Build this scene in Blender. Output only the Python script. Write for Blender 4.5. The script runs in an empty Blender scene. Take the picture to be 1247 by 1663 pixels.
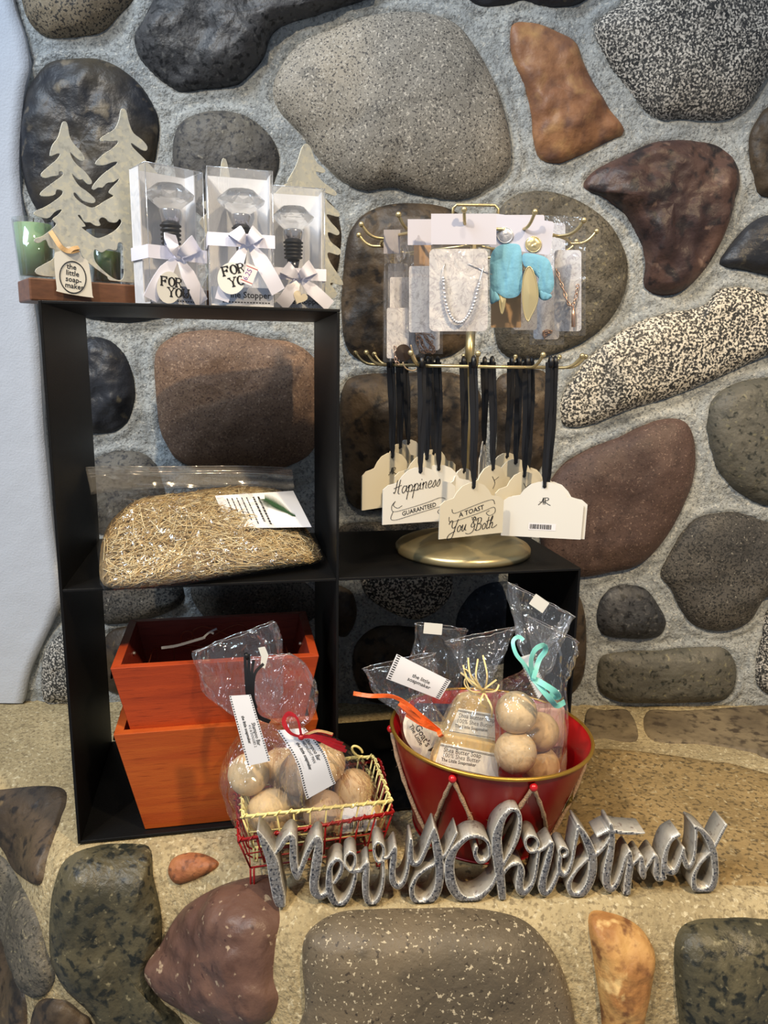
import bpy, bmesh, math, random
import numpy as np
from mathutils import Vector, Matrix, noise
from mathutils.bvhtree import BVHTree

SC = bpy.context.scene
COL = SC.collection
PI = math.pi
def rgb(r, g, b):
    f = lambda c: (c/255/12.92) if c/255 <= .04045 else ((c/255+.055)/1.055)**2.4
    return (f(r), f(g), f(b), 1)

# ------------------------------------------------------------------ camera, world, lamps, exposure
CAM = Vector((.3132, -.7322, .5227))
FW = Vector((.0209, .9799, -.1982)).normalized()
RT = Vector((.9997, -.0181, .0159)); RT = (RT - FW*RT.dot(FW)).normalized()
UP = RT.cross(FW).normalized()
FPX = 1210.0
cd = bpy.data.cameras.new('camera'); cam = bpy.data.objects.new('camera', cd); COL.objects.link(cam)
cd.sensor_fit = 'VERTICAL'; cd.sensor_height = 24; cd.lens = FPX/1663*24; cd.clip_start = .02
cam.matrix_world = Matrix(((RT.x, UP.x, -FW.x, CAM.x), (RT.y, UP.y, -FW.y, CAM.y), (RT.z, UP.z, -FW.z, CAM.z), (0, 0, 0, 1)))
SC.camera = cam
SC.view_settings.view_transform = 'Standard'; SC.view_settings.look = 'None'
SC.view_settings.exposure = 0.0; SC.view_settings.gamma = 1; SC.view_settings.use_curve_mapping = False
try:
    SC.cycles.transparent_max_bounces = 40; SC.cycles.max_bounces = 14; SC.cycles.transmission_bounces = 10
    SC.cycles.caustics_refractive = False; SC.cycles.caustics_reflective = False
except Exception: pass
wd = bpy.data.worlds.new('world'); SC.world = wd; wd.use_nodes = True
wd.node_tree.nodes['Background'].inputs[0].default_value = (.80, .88, 1.0, 1)
wd.node_tree.nodes['Background'].inputs[1].default_value = .32

def lamp(name, kind, loc, target, power, col, size=.3, sizey=None, spot=None):
    l = bpy.data.lights.new(name, kind); o = bpy.data.objects.new(name, l); COL.objects.link(o)
    o.location = loc; o.rotation_euler = (Vector(target)-Vector(loc)).to_track_quat('-Z', 'Y').to_euler()
    l.energy = power; l.color = col
    if kind == 'AREA':
        l.size = size
        if sizey: l.shape = 'RECTANGLE'; l.size_y = sizey
    else: l.shadow_soft_size = size
    if spot: l.spot_size = spot; l.spot_blend = .6
    return o
lamp('window_light', 'AREA', (-.85, -.85, 2.15), (.3, .3, .75), 44, (.70, .84, 1.0), .8, 1.0)
lamp('ceiling_lamp_right', 'SPOT', (1.15, -1.05, 1.75), (.66, .0, .05), 125, (1.0, .75, .44), .04, spot=.95)
lamp('ceiling_lamp_left', 'SPOT', (-.55, -1.25, 1.9), (.5, .08, .12), 112, (1.0, .80, .54), .035, spot=.95)
lamp('ceiling_lamp_middle', 'SPOT', (.35, -.75, 2.1), (.35, -.05, .1), 42, (1.0, .84, .62), .05, spot=.8)

# ------------------------------------------------------------------ measuring helpers (a sight line met with a real plane)
def ray(px, py): return FW + RT*((px-623.5)/FPX) - UP*((py-831.5)/FPX)
def atY(px, py, y): d = ray(px, py); return CAM + d*((y-CAM.y)/d.y)
def atZ(px, py, z): d = ray(px, py); return CAM + d*((z-CAM.z)/d.z)
SA = math.radians(10.26)
SM = Matrix.Rotation(SA, 4, 'Z')
def W(x, y=None, z=None):
    if y is None: x, y, z = x
    return SM @ Vector((x, y, z))
def atS(px, py, ys):
    n = W(0, 1, 0); d = ray(px, py); return CAM + d*((ys - n.dot(CAM))/n.dot(d))
class PL:
    """an upright plane through the sight line of a pixel; yaw turns its face, tilt leans it"""
    def __init__(s, px, py, y, yaw=0, tilt=0, o=None):
        s.o = o if o is not None else atY(px, py, y)
        R = Matrix.Rotation(math.radians(yaw), 3, 'Z') @ Matrix.Rotation(math.radians(tilt), 3, 'X')
        s.u = R @ Vector((1, 0, 0)); s.n = R @ Vector((0, -1, 0)); s.v = R @ Vector((0, 0, 1))
    def at(s, px, py, w=0):
        d = ray(px, py); o = s.o + s.n*w
        return CAM + d*((o-CAM).dot(s.n)/d.dot(s.n))
    def p(s, u, v, w=0): return s.o + s.u*u + s.v*v + s.n*w

# ------------------------------------------------------------------ materials
MATS = {}
def nt(name):
    m = bpy.data.materials.new(name); m.use_nodes = True; t = m.node_tree
    return m, t, t.nodes['Principled BSDF'], t.nodes, t.links
def simple(name, col, rough=.5, metal=0, bump=0, bscale=300, var=0, vscale=20, stretch=None, spec=.5, var_col=None, sheen=0, trans=0, sss=0):
    if name in MATS: return MATS[name]
    m, t, b, N, L = nt(name)
    b.inputs['Base Color'].default_value = col; b.inputs['Roughness'].default_value = rough
    b.inputs['Metallic'].default_value = metal; b.inputs['Specular IOR Level'].default_value = spec
    if trans: b.inputs['Transmission Weight'].default_value = trans
    if sss:
        b.inputs['Subsurface Weight'].default_value = sss; b.inputs['Subsurface Scale'].default_value = .01
    tc = N.new('ShaderNodeTexCoord'); mp = N.new('ShaderNodeMapping'); L.new(tc.outputs['Object'], mp.inputs[0])
    if stretch: mp.inputs['Scale'].default_value = stretch
    if var:
        n = N.new('ShaderNodeTexNoise'); n.inputs['Scale'].default_value = vscale; n.inputs['Detail'].default_value = 5
        L.new(mp.outputs[0], n.inputs[0])
        r = N.new('ShaderNodeValToRGB'); r.color_ramp.elements[0].position = .32; r.color_ramp.elements[1].position = .68
        c2 = var_col or tuple(min(1, c*(1-var)) for c in col[:3])+(1,)
        r.color_ramp.elements[0].color = c2; r.color_ramp.elements[1].color = col
        L.new(n.outputs[0], r.inputs[0]); L.new(r.outputs[0], b.inputs['Base Color'])
    if bump:
        n = N.new('ShaderNodeTexNoise'); n.inputs['Scale'].default_value = bscale; n.inputs['Detail'].default_value = 4
        L.new(mp.outputs[0], n.inputs[0])
        bp = N.new('ShaderNodeBump'); bp.inputs['Strength'].default_value = bump; bp.inputs['Distance'].default_value = .002
        L.new(n.outputs[0], bp.inputs['Height']); L.new(bp.outputs[0], b.inputs['Normal'])
    MATS[name] = m; return m
def stone(name, c1, c2, sp=None, spscale=220, spamt=.5, sp2=None, sp2amt=.35, rough=.6, big=9, soft=.06, bump=.5, bscale=90):
    if name in MATS: return MATS[name]
    m, t, b, N, L = nt(name)
    tc = N.new('ShaderNodeTexCoord').outputs['Object']
    def nz(s, d=6, dist=0):
        n = N.new('ShaderNodeTexNoise'); n.inputs['Scale'].default_value = s; n.inputs['Detail'].default_value = d; n.inputs['Distortion'].default_value = dist
        L.new(tc, n.inputs[0]); return n.outputs[0]
    def ramp(f, p0, p1, a=(0, 0, 0, 1), c=(1, 1, 1, 1)):
        r = N.new('ShaderNodeValToRGB'); r.color_ramp.elements[0].position = p0; r.color_ramp.elements[1].position = p1
        r.color_ramp.elements[0].color = a; r.color_ramp.elements[1].color = c; L.new(f, r.inputs[0]); return r.outputs[0]
    def mix(f, a, c):
        x = N.new('ShaderNodeMix'); x.data_type = 'RGBA'; L.new(f, x.inputs[0])
        for s, val in ((6, a), (7, c)):
            if isinstance(val, tuple): x.inputs[s].default_value = val
            else: L.new(val, x.inputs[s])
        return x.outputs[2]
    base = ramp(nz(big, 8, .4), .38, .62, c1, c2)
    dark = tuple(c*.72 for c in c1[:3])+(1,)
    base = mix(ramp(nz(big*6, 6), .55, .75), base, dark) if c1 != c2 else base
    if sp: base = mix(ramp(nz(spscale, 3), 1-spamt-soft, 1-spamt+soft), base, sp)
    if sp2: base = mix(ramp(nz(spscale*.83, 3, .3), 1-sp2amt-soft, 1-sp2amt+soft), base, sp2)
    L.new(base, b.inputs['Base Color'])
    rr = N.new('ShaderNodeMapRange'); L.new(nz(30, 4), rr.inputs[0]); rr.inputs[3].default_value = rough-.12; rr.inputs[4].default_value = rough+.15
    L.new(rr.outputs[0], b.inputs['Roughness']); b.inputs['Specular IOR Level'].default_value = .35
    h = N.new('ShaderNodeMath'); h.operation = 'ADD'; L.new(nz(bscale, 8), h.inputs[0])
    h2 = N.new('ShaderNodeMath'); h2.operation = 'MULTIPLY'; h2.inputs[1].default_value = .35; L.new(nz(spscale*1.6, 3), h2.inputs[0]); L.new(h2.outputs[0], h.inputs[1])
    bp = N.new('ShaderNodeBump'); bp.inputs['Strength'].default_value = bump; bp.inputs['Distance'].default_value = .004
    L.new(h.outputs[0], bp.inputs['Height']); L.new(bp.outputs[0], b.inputs['Normal'])
    MATS[name] = m; return m
def film(name, tint=(1, 1, 1), gloss=.10, rough=.06, bump=.6, scale=60, haze=.03, stretch=None):
    """clear plastic film: mostly see-through with a sharp glossy coat and crease lines"""
    if name in MATS: return MATS[name]
    m, t, b, N, L = nt(name); N.remove(b); out = N['Material Output']
    tr = N.new('ShaderNodeBsdfTransparent'); tr.inputs[0].default_value = (*tint, 1)
    gl = N.new('ShaderNodeBsdfGlossy'); gl.inputs[0].default_value = (1, 1, 1, 1); gl.inputs['Roughness'].default_value = rough
    df = N.new('ShaderNodeBsdfDiffuse'); df.inputs[0].default_value = (.9, .9, .9, 1)
    tc = N.new('ShaderNodeTexCoord').outputs['Object']
    n = N.new('ShaderNodeTexNoise'); n.inputs['Scale'].default_value = scale; n.inputs['Detail'].default_value = 3; n.inputs['Distortion'].default_value = 1.6
    if stretch:
        mp = N.new('ShaderNodeMapping'); mp.inputs['Scale'].default_value = stretch; L.new(tc, mp.inputs[0]); tc = mp.outputs[0]
    L.new(tc, n.inputs[0])
    v = N.new('ShaderNodeTexVoronoi'); v.feature = 'DISTANCE_TO_EDGE'; v.inputs['Scale'].default_value = scale*.9
    ad = N.new('ShaderNodeVectorMath'); ad.operation = 'MULTIPLY_ADD'; L.new(n.outputs[1], ad.inputs[0]); ad.inputs[1].default_value = (.03,)*3; L.new(tc, ad.inputs[2]); L.new(ad.outputs[0], v.inputs[0])
    vm = N.new('ShaderNodeMapRange'); L.new(v.outputs[0], vm.inputs[0]); vm.inputs[2].default_value = .5
    a = N.new('ShaderNodeMath'); a.operation = 'ADD'; L.new(vm.outputs[0], a.inputs[0]); L.new(n.outputs[0], a.inputs[1])
    bp = N.new('ShaderNodeBump'); bp.inputs['Strength'].default_value = bump; bp.inputs['Distance'].default_value = .006
    L.new(a.outputs[0], bp.inputs['Height'])
    for s in (gl, df): L.new(bp.outputs[0], s.inputs['Normal'])
    lw = N.new('ShaderNodeLayerWeight'); lw.inputs[0].default_value = .25; L.new(bp.outputs[0], lw.inputs['Normal'])
    ma = N.new('ShaderNodeMath'); ma.operation = 'MULTIPLY_ADD'; L.new(lw.outputs['Fresnel'], ma.inputs[0]); ma.inputs[1].default_value = .30; ma.inputs[2].default_value = gloss; ma.use_clamp = True
    m1 = N.new('ShaderNodeMixShader'); m1.inputs[0].default_value = haze; L.new(tr.outputs[0], m1.inputs[1]); L.new(df.outputs[0], m1.inputs[2])
    m2 = N.new('ShaderNodeMixShader'); L.new(ma.outputs[0], m2.inputs[0]); L.new(m1.outputs[0], m2.inputs[1]); L.new(gl.outputs[0], m2.inputs[2])
    L.new(m2.outputs[0], out.inputs[0]); MATS[name] = m; return m

# ------------------------------------------------------------------ mesh helpers
ORIG = {}
class MB:
    def __init__(s): s.v = []; s.f = []; s.m = []; s.s = []
    def add(s, vs, fs, mat=0, smooth=False):
        k = len(s.v); s.v += [tuple(v) for v in vs]
        for f in fs: s.f.append(tuple(i+k for i in f)); s.m.append(mat); s.s.append(smooth)
        return s
    def box(s, c, d, M=None, mat=0):
        """c centre, d size; M maps local to world"""
        vs = [Vector((c[0]+i*d[0]/2, c[1]+j*d[1]/2, c[2]+k*d[2]/2)) for i in (-1, 1) for j in (-1, 1) for k in (-1, 1)]
        if M is not None: vs = [M @ v for v in vs]
        return s.add(vs, [(0, 1, 3, 2), (4, 6, 7, 5), (0, 4, 5, 1), (2, 3, 7, 6), (0, 2, 6, 4), (1, 5, 7, 3)], mat)
    def tube(s, pts, r, n=8, mat=0, closed=False, cap=True, flat=None):
        pts = [Vector(p) for p in pts]; m = len(pts)
        if not isinstance(r, (list, tuple)): r = [r]*m
        T = []
        for i in range(m):
            a = pts[(i-1) % m] if closed or i else pts[0]; b = pts[(i+1) % m] if closed or i < m-1 else pts[-1]
            T.append((b-a).normalized() if (b-a).length > 1e-9 else Vector((0, 0, 1)))
        nn = T[0].orthogonal().normalized(); rings = []
        for i in range(m):
            nn = nn - T[i]*nn.dot(T[i]); nn = nn.normalized() if nn.length > 1e-6 else T[i].orthogonal().normalized()
            bb = T[i].cross(nn)
            rings.append([pts[i] + (nn*math.cos(2*PI*k/n) + bb*math.sin(2*PI*k/n)*(flat or 1))*r[i] for k in range(n)])
        vs = [v for rg in rings for v in rg]; fs = []
        for i in range(m if closed else m-1):
            j = (i+1) % m
            for k in range(n): fs.append((i*n+k, i*n+(k+1) % n, j*n+(k+1) % n, j*n+k))
        if cap and not closed: fs += [tuple(range(n))[::-1], tuple(range((m-1)*n, m*n))]
        return s.add(vs, fs, mat, True)
    def ball(s, c, r, mat=0, nu=12, nv=8, sc=(1, 1, 1), M=None):
        vs = []; c = Vector(c)
        for j in range(nv+1):
            t = PI*j/nv
            for i in range(nu):
                p = Vector((math.sin(t)*math.cos(2*PI*i/nu)*sc[0], math.sin(t)*math.sin(2*PI*i/nu)*sc[1], math.cos(t)*sc[2]))*r
                vs.append(c + (M @ p if M is not None else p))
        fs = [(j*nu+i, (j+1)*nu+i, (j+1)*nu+(i+1) % nu, j*nu+(i+1) % nu) for j in range(nv) for i in range(nu)]
        return s.add(vs, fs, mat, True)
    def lathe(s, prof, o=(0, 0, 0), n=32, mat=0, M=None, smooth=True):
        o = Vector(o); vs = []
        for r, z in prof:
            for k in range(n):
                p = Vector((r*math.cos(2*PI*k/n), r*math.sin(2*PI*k/n), z)); vs.append(o + (M @ p if M is not None else p))
        fs = [(i*n+k, i*n+(k+1) % n, (i+1)*n+(k+1) % n, (i+1)*n+k) for i in range(len(prof)-1) for k in range(n)]
        return s.add(vs, fs, mat, smooth)
    def grid(s, P, mat=0, smooth=True, closeu=False):
        """P: rows of points"""
        h = len(P); w = len(P[0]); fs = []
        for i in range(h-1):
            for j in range(w if closeu else w-1):
                k = (j+1) % w; fs.append((i*w+j, i*w+k, (i+1)*w+k, (i+1)*w+j))
        return s.add([p for r in P for p in r], fs, mat, smooth)
    def slab(s, front, back, mat=0, smooth=False, side=None):
        """solid between two matching outlines"""
        n = len(front)
        s.add(list(front)+list(back), [tuple(range(n)), tuple(range(n, 2*n))[::-1]], mat, smooth)
        k = len(s.v)-2*n
        for i in range(n):
            j = (i+1) % n; s.f.append((k+i, k+n+i, k+n+j, k+j)); s.m.append(mat if side is None else side); s.s.append(False)
        return s
    def strip(s, pts, wid, nrm, mat=0, th=.0004, smooth=True):
        """flat ribbon along pts; width list; nrm = facing direction(s); double skinned"""
        pts = [Vector(p) for p in pts]; m = len(pts); A = []; B = []
        if not isinstance(wid, (list, tuple)): wid = [wid]*m
        for i in range(m):
            t = (pts[min(i+1, m-1)]-pts[max(i-1, 0)]).normalized(); nn = Vector(nrm[i] if isinstance(nrm, list) else nrm)
            sd = t.cross(nn); sd = sd.normalized() if sd.length > 1e-6 else Vector((1, 0, 0)); n2 = sd.cross(t).normalized()
            A.append([pts[i]-sd*wid[i]/2+n2*th, pts[i]+sd*wid[i]/2+n2*th]); B.append([pts[i]+sd*wid[i]/2-n2*th, pts[i]-sd*wid[i]/2-n2*th])
        s.grid(A, mat, smooth); s.grid(B, mat, smooth); s.grid([[a[1], b[0]] for a, b in zip(A, B)], mat, False); s.grid([[b[1], a[0]] for a, b in zip(A, B)], mat, False)
        return s
    def text(s, txt, size, mp, mat=0, align='CENTER', bold=0, squash=1, shear=0):
        vs, fs, w = textgeo(txt, bold, shear)
        x0 = {'CENTER': -w/2, 'LEFT': 0, 'RIGHT': -w}[align]
        return s.add([mp((x+x0)*size*squash, y*size) for x, y in vs], fs, mat)
    def build(s, name, mats, parent=None, label=None, cat=None, group=None, kind=None, loc=None, fix=True):
        if not isinstance(mats, (list, tuple)): mats = [mats]
        base = ORIG[parent.name] if parent else Vector(loc if loc is not None else (0, 0, 0))
        me = bpy.data.meshes.new(name)
        me.from_pydata([(v[0]-base.x, v[1]-base.y, v[2]-base.z) for v in s.v], [], s.f)
        for m in mats: me.materials.append(m)
        me.polygons.foreach_set('material_index', s.m); me.polygons.foreach_set('use_smooth', s.s)
        if fix:
            bm = bmesh.new(); bm.from_mesh(me); bmesh.ops.recalc_face_normals(bm, faces=bm.faces); bm.to_mesh(me); bm.free()
        me.update()
        o = bpy.data.objects.new(name, me); COL.objects.link(o)
        if parent: o.parent = parent
        else: o.location = base
        ORIG[o.name] = base
        tagit(o, label, cat, group, kind); return o
def tagit(o, label=None, cat=None, group=None, kind=None):
    for k, val in (('label', label), ('category', cat), ('group', group), ('kind', kind)):
        if val: o[k] = val
    return o
def thing(name, label, cat, loc, group=None):
    o = bpy.data.objects.new(name, None); COL.objects.link(o); o.location = loc; o.empty_display_size = .02
    ORIG[o.name] = Vector(loc); return tagit(o, label, cat, group)
_TG = {}
def textgeo(txt, bold=0, shear=0):
    key = (txt, bold, shear)
    if key in _TG: return _TG[key]
    c = bpy.data.curves.new('t', 'FONT'); c.body = txt; c.size = 1; c.resolution_u = 2; c.offset = bold; c.shear = shear
    o = bpy.data.objects.new('t', c); COL.objects.link(o); bpy.context.view_layer.update()
    dg = bpy.context.evaluated_depsgraph_get(); me = o.evaluated_get(dg).to_mesh()
    vs = [(v.co.x, v.co.y) for v in me.vertices]; fs = [tuple(p.vertices) for p in me.polygons]
    w = max([v[0] for v in vs], default=0)
    o.evaluated_get(dg).to_mesh_clear(); bpy.data.objects.remove(o); bpy.data.curves.remove(c)
    _TG[key] = (vs, fs, w); return _TG[key]
def smoothc(pts, n, closed=True):
    """Catmull-Rom through pts, resampled"""
    P = [np.array(p, float) for p in pts]; m = len(P); out = []
    segs = m if closed else m-1
    L = [np.linalg.norm(P[(i+1) % m]-P[i])**.5+1e-6 for i in range(segs)]; tot = sum(L)
    for q in range(n if closed else n):
        t = q/(n if closed else n-1)*tot; i = 0
        while i < segs-1 and t > L[i]: t -= L[i]; i += 1
        t = min(1, t/L[i])
        g = (lambda k: P[k % m]) if closed else (lambda k: P[min(max(k, 0), m-1)])
        a, b, c, d = g(i-1), g(i), g(i+1), g(i+2)
        out.append(.5*((2*b)+(c-a)*t+(2*a-5*b+4*c-d)*t*t+(3*b-a-3*c+d)*t**3))
    return out
def vpath(pts, n): return [Vector(p) for p in smoothc([tuple(p) for p in pts], n, False)]
def rrect(x0, y0, x1, y1, r, k=5):
    o = []
    for cx, cy, a in ((x1-r, y0+r, -90), (x1-r, y1-r, 0), (x0+r, y1-r, 90), (x0+r, y0+r, 180)):
        for i in range(k+1):
            t = math.radians(a+90*i/k); o.append((cx+r*math.cos(t), cy+r*math.sin(t)))
    return o
def rot(pts, deg, c=None):
    if c is None: c = (sum(p[0] for p in pts)/len(pts), sum(p[1] for p in pts)/len(pts))
    a = math.radians(deg); return [(c[0]+(x-c[0])*math.cos(a)-(y-c[1])*math.sin(a), c[1]+(x-c[0])*math.sin(a)+(y-c[1])*math.cos(a)) for x, y in pts]
def nz(p, s, seed=0): return noise.noise(Vector(p)*s + Vector((seed*7.3, seed*3.1, seed*1.7)))
def card(b, poly, pl, th=.0006, mat=0, w=0): return b.slab([pl.at(x, y, w+th) for x, y in poly], [pl.at(x, y, w) for x, y in poly], mat)
# ------------------------------------------------------------------ the place: hearth, stone wall, plaster wall
WY = .350                                            # mortar plane of the wall
EDGE = smoothc([(1.7, -.06), (1.2, -.075), (.73, -.088), (.5, -.098), (.30, -.106), (.235, -.100), (.19, -.055), (.13, -.012), (.06, -.004), (0, -.014), (-.045, .03), (-.09, .10), (-.2, .135), (-.5, .15), (-.9, .15)], 260, False)
PROF = [(-.030, 0), (-.014, -.0015), (-.004, -.006), (.006, -.014), (.014, -.026), (.022, -.045), (.03, -.075), (.038, -.12), (.046, -.17), (.052, -.24), (.055, -.36), (.058, -.46)]
def hearth_rows(disp):
    rows = []
    n = len(EDGE)
    for i in range(n):
        a = EDGE[max(i-1, 0)]; b = EDGE[min(i+1, n-1)]; t = Vector((b[0]-a[0], b[1]-a[1])).normalized()
        o = Vector((-t.y, t.x)); e = Vector((EDGE[i][0], EDGE[i][1])); r = []
        if o.y > 0: o = -o
        inner = e + o*PROF[0][0]
        for k in range(26):
            q = Vector((inner.x, inner.y + (WY+.03-inner.y)*(1-k/26)**1.0)); r.append(Vector((q.x, q.y, 0)))
        pr = smoothc(PROF, 40, False)
        for u, z in pr: q = e + o*u; r.append(Vector((q.x, q.y, z)))
        if disp: r = [p + Vector((0, -.25 if j > 30 else 0, 1)).normalized()*(.0022*nz(p, 14, 3)+.0012*nz(p, 45, 5) - .001) for j, p in enumerate(r)]
        rows.append(r)
    return rows
M_MORT = stone('mortar', rgb(146, 151, 153), rgb(170, 173, 171), rgb(118, 121, 122), 260, .42, rgb(190, 190, 184), .36, rough=.85, big=14, bump=.9, bscale=120)
M_MORTW = stone('hearth_mortar', rgb(152, 137, 104), rgb(174, 158, 122), rgb(128, 114, 86), 230, .42, rgb(194, 182, 150), .36, rough=.85, big=12, bump=.8, bscale=110)
hb = MB(); hb.grid(hearth_rows(True)); hearth = hb.build('hearth', M_MORTW, kind='structure', label='raised stone hearth ledge with fieldstones set in its rounded front')
clean = MB(); clean.grid(hearth_rows(False))
bx = [(-1.2, WY, -.02), (1.9, WY, -.02), (1.9, WY, 1.7), (-1.2, WY, 1.7)]
clean.add(bx, [(0, 1, 2, 3)])
BVH = BVHTree.FromPolygons([Vector(v) for v in clean.v], clean.f)
def hit(px, py):
    d = ray(px, py).normalized(); r = BVH.ray_cast(CAM, d)
    if r[0] is None: return None, None
    n = r[1]
    if n.dot(d) > 0: n = -n
    return r[0], n

# stones: (outline in sight-line pixels, material, bulge m, lumpiness m, roundness)
def st(name, *a, **k): return stone('stone_'+name, *a, **k)
g_char = st('charcoal', rgb(46, 48, 52), rgb(72, 72, 74), rgb(92, 92, 92), 150, .36, rgb(26, 27, 30), .42, rough=.5, big=7)
g_black = st('black', rgb(32, 34, 40), rgb(50, 52, 58), rgb(96, 90, 76), 60, .30, rough=.42, big=6, bscale=50, bump=.7)
g_blackbrown = st('black_brown', rgb(36, 38, 44), rgb(74, 66, 52), rgb(110, 100, 84), 40, .32, rough=.42, big=9, bscale=40, bump=.8)
g_granite = st('granite', rgb(132, 128, 120), rgb(156, 148, 134), rgb(72, 70, 68), 380, .42, rgb(184, 178, 166), .38, rough=.62, soft=.03, big=5, bump=.3)
g_tan = st('tan_granite', rgb(108, 98, 84), rgb(138, 124, 102), rgb(56, 52, 48), 330, .44, rgb(172, 160, 136), .32, rough=.6, soft=.03, big=9, bump=.3)
g_grey = st('grey', rgb(78, 76, 74), rgb(104, 100, 92), rgb(52, 52, 54), 170, .42, rgb(140, 136, 124), .30, rough=.6, big=12)
g_orange = st('orange', rgb(132, 92, 66), rgb(160, 116, 80), rgb(104, 76, 64), 40, .40, rgb(176, 138, 92), .34, rough=.5, soft=.14, big=14, bscale=34, bump=.9)
g_white = st('salt_pepper', rgb(40, 42, 44), rgb(62, 62, 62), rgb(200, 195, 186), 350, .46, rgb(128, 126, 120), .40, rough=.55, soft=.05, big=6, bump=.4)
g_white2 = st('salt_pepper_dense', rgb(44, 44, 44), rgb(70, 68, 64), rgb(212, 204, 188), 300, .49, rgb(34, 34, 34), .40, rough=.55, soft=.05, big=5, bump=.4)
g_redblack = st('dark_red', rgb(58, 44, 44), rgb(92, 70, 62), rgb(40, 34, 36), 50, .42, rgb(126, 104, 92), .29, rough=.45, big=12, bscale=32, bump=1.)
g_olive = st('olive', rgb(76, 72, 64), rgb(102, 96, 84), rgb(56, 54, 48), 230, .42, rgb(130, 122, 98), .34, rough=.6, big=14, bscale=60, bump=.7)
g_green = st('grey_green', rgb(74, 74, 68), rgb(98, 95, 86), rgb(122, 118, 96), 140, .33, rgb(46, 48, 44), .38, rough=.5, big=9)
g_redbrown = st('red_brown', rgb(84, 66, 60), rgb(100, 80, 72), rgb(134, 112, 100), 330, .34, rgb(66, 52, 48), .38, rough=.55, big=6, bump=.3)
g_brown = st('brown', rgb(112, 88, 72), rgb(132, 106, 86), rgb(90, 70, 60), 360, .42, rgb(160, 134, 112), .36, rough=.6, big=6, bump=.35)
g_dkgran = st('dark_granite', rgb(66, 64, 62), rgb(94, 90, 84), rgb(42, 42, 42), 320, .46, rgb(140, 136, 126), .32, rough=.6, soft=.03, big=9, bump=.35)
g_dkbrown = st('dark_brown', rgb(54, 46, 38), rgb(82, 68, 52), rgb(34, 30, 28), 60, .40, rgb(116, 98, 70), .27, rough=.5, big=14, bscale=40, bump=.8)
g_blue = st('blue', rgb(44, 52, 66), rgb(64, 72, 86), rgb(96, 104, 116), 160, .36, rgb(28, 32, 42), .36, rough=.55, big=9)
g_front = st('speckled_brown', rgb(86, 77, 63), rgb(104, 92, 74), rgb(180, 168, 142), 260, .36, rgb(62, 54, 44), .34, rough=.5, soft=.02, big=8, bump=.35)
g_conglo = st('dark_green', rgb(58, 56, 44), rgb(86, 80, 60), rgb(136, 128, 100), 130, .31, rgb(32, 34, 30), .42, rough=.42, soft=.06, big=16, bscale=50, bump=.7)
g_maroon = st('maroon', rgb(84, 60, 52), rgb(104, 78, 66), rgb(160, 140, 116), 90, .33, rgb(66, 46, 42), .30, rough=.42, soft=.03, big=10, bscale=32, bump=.6)
g_rust = st('rust', rgb(140, 86, 56), rgb(160, 104, 66), rgb(104, 66, 46), 90, .38, rough=.55, big=30)
g_yellow = st('ochre', rgb(152, 106, 60), rgb(188, 146, 88), rgb(112, 74, 44), 60, .40, rgb(212, 178, 120), .33, rough=.55, big=22, bscale=50, bump=.8)
g_slab = st('tan_slab', rgb(128, 107, 70), rgb(150, 127, 86), rgb(88, 74, 50), 190, .42, rgb(172, 156, 120), .34, rough=.7, big=8, bscale=80, bump=.6)
g_slabd = st('brown_slab', rgb(96, 84, 66), rgb(124, 110, 86), rgb(66, 56, 44), 60, .40, rough=.7, big=14, bscale=60, bump=.6)

S = []
def s_(lbl, m, bulge, lump, rnd, *pts): S.append((lbl, m, bulge, lump, rnd, pts))
s_('tan speckled granite stone', g_tan, .030, .002, 2.2, (25,-60),(35,0),(48,40),(78,66),(120,66),(165,58),(205,22),(228,-10),(230,-60),(120,-95))
s_('large charcoal stone', g_charcoal if False else g_char, .034, .004, 2.0, (215,60),(216,78),(225,100),(250,128),(290,153),(330,151),(370,147),(398,135),(430,100),(443,62),(470,45),(530,25),(600,2),(640,-30),(500,-80),(300,-70),(248,0),(230,35))
s_('black stone with brown patches', g_blackbrown, .030, .003, 2.4, (34,231),(37,180),(50,135),(80,100),(120,93),(170,95),(215,120),(245,155),(262,195),(258,250),(245,300),(220,350),(180,400),(130,400),(85,380),(58,343),(40,298))
s_('mottled grey stone', g_grey, .026, .002, 2.0, (281,224),(298,194),(348,179),(398,186),(437,214),(455,249),(452,290),(430,340),(360,370),(300,330),(280,270))
s_('big pale granite boulder', g_granite, .040, .002, 2.0, (437,150),(450,110),(480,72),(530,48),(600,24),(680,18),(740,36),(775,76),(805,130),(822,180),(834,240),(828,284),(790,315),(740,330),(690,325),(640,309),(595,314),(560,304),(520,270),(488,225),(455,190))
s_('orange brown craggy stone', g_orange, .024, .005, 3.2, (826,41),(854,34),(890,44),(932,67),(945,99),(963,135),(989,176),(1015,218),(984,236),(937,259),(901,270),(872,262),(862,228),(859,192),(849,145),(828,93))
s_('black and white speckled granite boulder', g_white, .038, .002, 2.0, (958,47),(974,26),(1010,0),(1015,-60),(1150,-95),(1290,-60),(1300,60),(1247,130),(1212,182),(1171,200),(1110,200),(1057,195),(1015,150),(979,99))
s_('black stone', g_black, .022, .003, 2.4, (745,-10),(776,14),(815,14),(852,8),(896,18),(948,6),(975,-40),(860,-80),(740,-60))
s_('dark red jagged stone', g_redblack, .030, .007, 3.0, (943,298),(963,275),(1015,249),(1067,228),(1145,228),(1186,249),(1202,291),(1192,332),(1171,395),(1132,456),(1089,483),(1045,473),(1043,423),(1018,360),(980,326),(948,311))
s_('dark stone', g_dkbrown, .024, .003, 2.6, (1212,223),(1225,195),(1247,172),(1320,150),(1320,350),(1247,326),(1225,314),(1214,270))
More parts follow.
